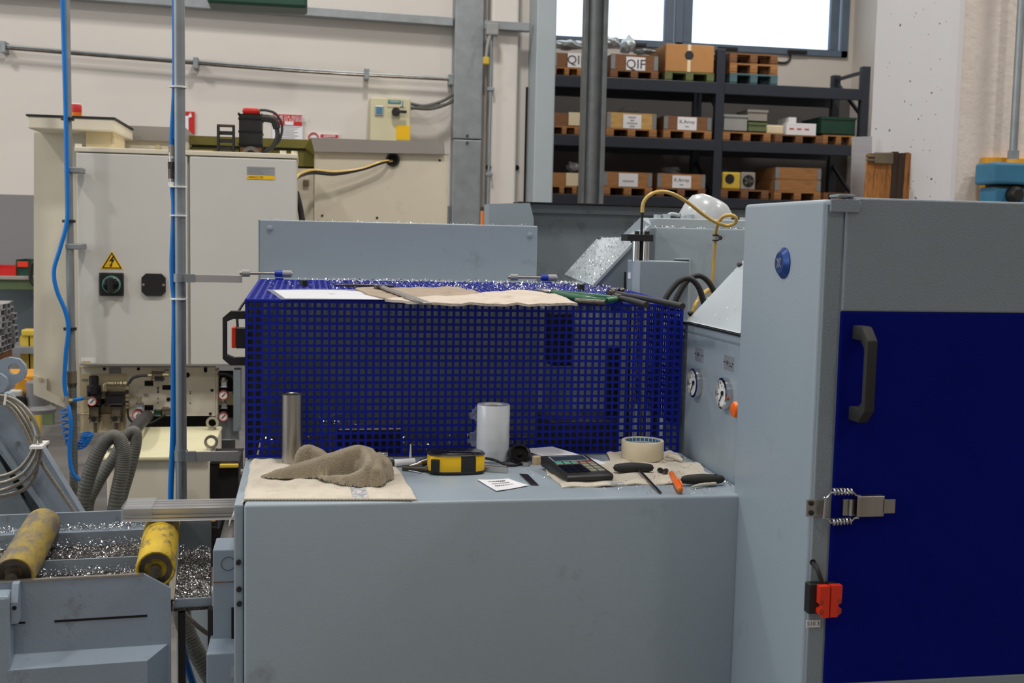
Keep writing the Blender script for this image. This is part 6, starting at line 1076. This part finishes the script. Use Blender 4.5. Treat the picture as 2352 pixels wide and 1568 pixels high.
def bolt(px, py, tip, label):
    a = TP(px, py, .0085); b_ = TP(*tip, .0085); o = thing('cap_screw', a-Vector((0, 0, .0085)), label, 'screw', 'loose screws'); d = (b_-a).normalized(); MB().cyl(a, a+d*.008, .0052, n=16).build('head', 'steel_dark', o, 40); MB().cyl(a+d*.008, a+d*.016, .003, n=12).build('thread', 'steel_dark', o, 40); MB().cyl(a-d*.0004, a+d*.001, .0028, n=6).build('socket', 'void', o)
bolt(1515, 1079, (1528, 1085), 'small cap screw lying next to the orange pen tip, front one'); bolt(1530, 1081, (1518, 1090), 'small cap screw crossing the other behind the pen')
nu = TP(1207, 1070); b = MB().lathe(nu, (0, 0, 1), [(.0045, 0), (.0045, .009), (.009, .009), (.0095, .007), (.0095, .002), (.009, 0)], 6, True).build('hex_nut', 'steel', label='large steel hex nut in front of the black cap', cat='nut')
bp = thing('bar_offcut', TP(1142, 1076), 'short grooved aluminium offcut beside the tape measure', 'offcut'); a, b_ = TP(1112, 1075, .006), TP(1166, 1079, .006); along(MB(), a, b_, .0055, .0055, .0008).build('bar', 'alu', bp); along(MB(), a+Vector((0, 0, .0056)), b_+Vector((0, 0, .0056)), .0012, .0006).build('groove', 'steel_dark', bp); along(MB(), a+Vector((0, .010, 0)), b_+Vector((0, .010, 0)), .004, .0058, .0008).build('bar', 'alu', bp)
p = TP(1193, 1062, .0); kc2 = thing('black_cap', p, 'round black plastic cap leaning behind the nut', 'cap'); ax = Vector((-.1, -.75, .65)).normalized(); q = p+Vector((0, 0, .0185)); MB().lathe(q, ax, [(.022, -.012), (.0235, 0), (.021, .004), (.018, .002), (.018, -.004), (.006, -.004), (.005, .003), (0, .003)], 32).build('shell', 'black_gloss', kc2, 40)
p = TP(1232, 1066); MB().lathe(p, (0, 0, 1), [(.0085, 0), (.009, .004), (.0085, .016), (.006, .018)], 18).build('cork', 'core', smooth=40, label='small pale cork plug between the nut and the calculator', cat='plug')
# clutter behind the tape measure
a, b_ = TP(820, 1052, .014), TP(891, 1050, .014); MB().cyl(a+Vector((0, .02, 0)), b_+Vector((0, .02, 0)), .0085, n=24).build('polished_rod', 'chrome', smooth=40, label='short polished steel rod behind the crumpled rag', cat='rod')
mk = thing('marker_pen', TP(915, 1060), 'black-capped marker with printed white label behind the tape measure', 'marker'); a, m_, b_ = TP(876, 1062, .008), TP(905, 1063, .008), TP(952, 1060, .008); MB().cyl(a, m_, .0062, n=18).build('cap', 'black', mk, 40); MB().cyl(m_, b_, .0075, n=18).build('barrel', 'paper', mk, 40)
p = TP(943, 1052); MB().tube([p+Vector((0, 0, .001)), p+Vector((0, 0, .012)), p+Vector((0, 0, .03))], .0017, 8, rr=lambda t: .003-.0016*t).build('nozzle', 'white', smooth=60, label='small upright white nozzle standing behind the marker', cat='nozzle')
so_ = thing('socket_adapter', TP(960, 1068), 'short steel socket adapter leaning on the tape measure', 'adapter'); a, b_ = TP(938, 1072, .006), TP(985, 1058, .016); d = b_-a; MB().cyl(a, a+d*.5, .0042, n=14).build('shank', 'steel', so_, 40); MB().cyl(a+d*.5, a+d*.62, .0062, n=14).build('collar', 'steel', so_, 40); MB().cyl(a+d*.62, b_, .0078, n=18).build('socket', 'steel_dark', so_, 40)
a, b_ = TP(925, 1074, .006), TP(990, 1078, .006); MB().cyl(a, b_, .0055, n=16).build('dark_rod', 'steel_dark', smooth=40, label='dark oily rod lying under the socket adapter', cat='rod'); a, b_ = TP(934, 1079, .0022), TP(967, 1085, .0022); MB().cyl(a, b_, .0016, n=10).build('steel_pin', 'chrome', smooth=40, label='thin bright pin at the towel edge', cat='pin')
# ================================================================ things on top of the guard
def PG(x, y, h=.001): d = ray(x, y); t = (GT+h-.0187*GYf-CZ)/(d.z-.0187*d.y); return CO+d*t
def lay(pts, name, m, label, cat, thick, wave=.002, front=None, par=None):     # polygon of pixels lying on the guard top
    if thick > .002:
        rj = random.Random(len(pts)); e = []
        for i in range(len(pts)):
            a, b = pts[i], pts[(i+1) % len(pts)]; e += [(a[0]+(b[0]-a[0])*t+rj.uniform(-3, 3), a[1]+(b[1]-a[1])*t+rj.uniform(-.7, .7)) for t in (0, .25, .5, .75)]
        pts = e
    V = [PG(*q, .0022+thick) for q in pts]; c = sum(V, Vector())/len(V); n = len(V); rings = [1., .75, .45, .15]; vs, fs = [], []
    for s_ in rings:
        for i, v in enumerate(V): q = c+(v-c)*s_; q.z += wave*(math.sin(q.x*70+q.y*40)*math.cos(q.y*55)*.6+.9*mnoise.noise((q.x*45, q.y*30, 2)))+(0 if q.y > GYf else -.0); vs.append(q)
    for k in range(len(rings)-1): fs += [(k*n+i, k*n+(i+1) % n, (k+1)*n+(i+1) % n, (k+1)*n+i) for i in range(n)]
    fs.append(tuple((len(rings)-1)*n+i for i in range(n))); N_ = len(vs); vs += [v-Vector((0, 0, thick)) for v in vs]; fs += [tuple(N_+i for i in reversed(f)) for f in fs[:]]; fs += [(i, N_+i, N_+(i+1) % n, (i+1) % n) for i in range(n)]
    return MB().add(vs, fs).build(name, m, par, 50) if par else MB().add(vs, fs).build(name, m, smooth=50, label=label, cat=cat)
ps_ = thing('document_sleeve', PG(740, 678), 'clear plastic sleeve with white sheets on the blue guard', 'sleeve'); lay([(628, 667), (700, 665), (790, 666), (850, 670), (880, 688), (780, 686.5), (655, 685)], 'sheet', 'sleeve_paper', '', '', .0006, .0008, par=ps_); lay([(613, 664), (700, 663), (800, 664), (846, 666), (892, 688.5), (780, 688), (645, 687)], 'sleeve', 'film', '', '', .0003, .0008, par=ps_)
lay([(815, 661), (870, 659), (940, 660), (1020, 657), (1062, 660), (1105, 672), (1060, 680), (960, 683), (890, 687), (850, 676)], 'leather_piece', 'leather_tan', 'wrinkled tan leather piece on the guard beside the document sleeve', 'leather', .0035, .003)
lay([(884, 687), (960, 680), (1050, 678), (1120, 670), (1180, 665), (1230, 668), (1270, 674), (1328, 695.5), (1240, 697), (1140, 697), (1060, 696), (960, 694)], 'leather_piece', 'leather', 'large pale leather piece draped at the front edge of the guard', 'leather', .005, .003)
# front flap of the leather bending over the edge
sq = thing('combination_square', PG(890, 668), 'steel combination square with long blade on the tan leather', 'square'); a, b_ = PG(872, 657, .010), PG(982, 697, .012); along(MB(), a, b_, .009, .002, .0006).build('blade', 'steel', sq); a, b_ = PG(790, 655, .006), PG(905, 657, .006); along(MB(), a, b_, .006, .003, .001).build('beam', 'steel_dark', sq); along(MB(), PG(768, 655, .006), PG(792, 655, .006), .003, .002, .0008).build('scriber', 'steel_dark', sq); p = PG(868, 659, .010); MB().lathe(p, (0, 0, 1), [(.009, -.004), (.009, .004)], 16).build('lock_knob', 'steel_dark', sq, 40)
sn = thing('green_snips', PG(1330, 682), 'snips with glossy green dipped handles on the guard', 'snips'); p = PG(1268, 671, .006)
MB().tube([PG(1228, 666, .006), PG(1245, 668, .007), p], .004, 8, 4, rr=lambda t: .002+.006*t).build('blade', 'steel', sn, 60); MB().tube([PG(1232, 669, .004), PG(1250, 671, .005), p], .004, 8, 4, rr=lambda t: .0015+.005*t).build('blade', 'steel_dark', sn, 60); MB().lathe(p, (0, 0, 1), [(.006, -.003), (.006, .006)], 14).build('pivot', 'steel_dark', sn, 40)
MB().tube([p, PG(1300, 675, .008), PG(1350, 680, .010), PG(1408, 684, .009)], .006, 12, 6, rr=lambda t: .005+.003*math.sin(t*3.1)).build('handle', 'green', sn, 60); MB().tube([p, PG(1300, 679, .008), PG(1345, 687, .009), PG(1392, 690, .008)], .006, 12, 6, rr=lambda t: .005+.003*math.sin(t*3.1)).build('handle', 'green', sn, 60); MB().tube([PG(1408, 684, .009), PG(1414, 687, .009), PG(1392, 690, .008)], .006, 12, 6).build('handle_end', 'green', sn, 60)
MB().cyl(PG(1322, 691, .006), PG(1390, 695, .006), .0058, n=18).build('small_pipe', 'steel_dark', smooth=40, label='short dark pipe lying in front of the green snips', cat='pipe')
for k, (a, m_, b_, lb_) in enumerate((((1397, 672), (1415, 674), (1568, 703), 'long black-handled lever lying along the guard corner'), ((1410, 682), (1425, 685), (1485, 700), 'shorter black-handled lever beside the small pipe'))):
    o = thing('steel_lever', PG(*m_), lb_, 'lever', 'black levers'); MB().tube([PG(*m_, .009), PG((m_[0]+b_[0])/2, (m_[1]+b_[1])/2-1, .010), PG(*b_, .009)], .0062, 12, 6).build('grip', 'hose_black', o, 60); MB().tube([PG(*a, .009), PG((a[0]+m_[0])/2, a[1], .009), PG(*m_, .009)], .008, 10, 4).build('head', 'steel_dark', o, 60)
    if k == 0:
        for q in (1402, 1422): p = PG(q, 667, .014); MB().cyl(p, p+Vector((.012, .008, .002)), .005, n=12).build('jaw_tooth', 'steel_dark', o)
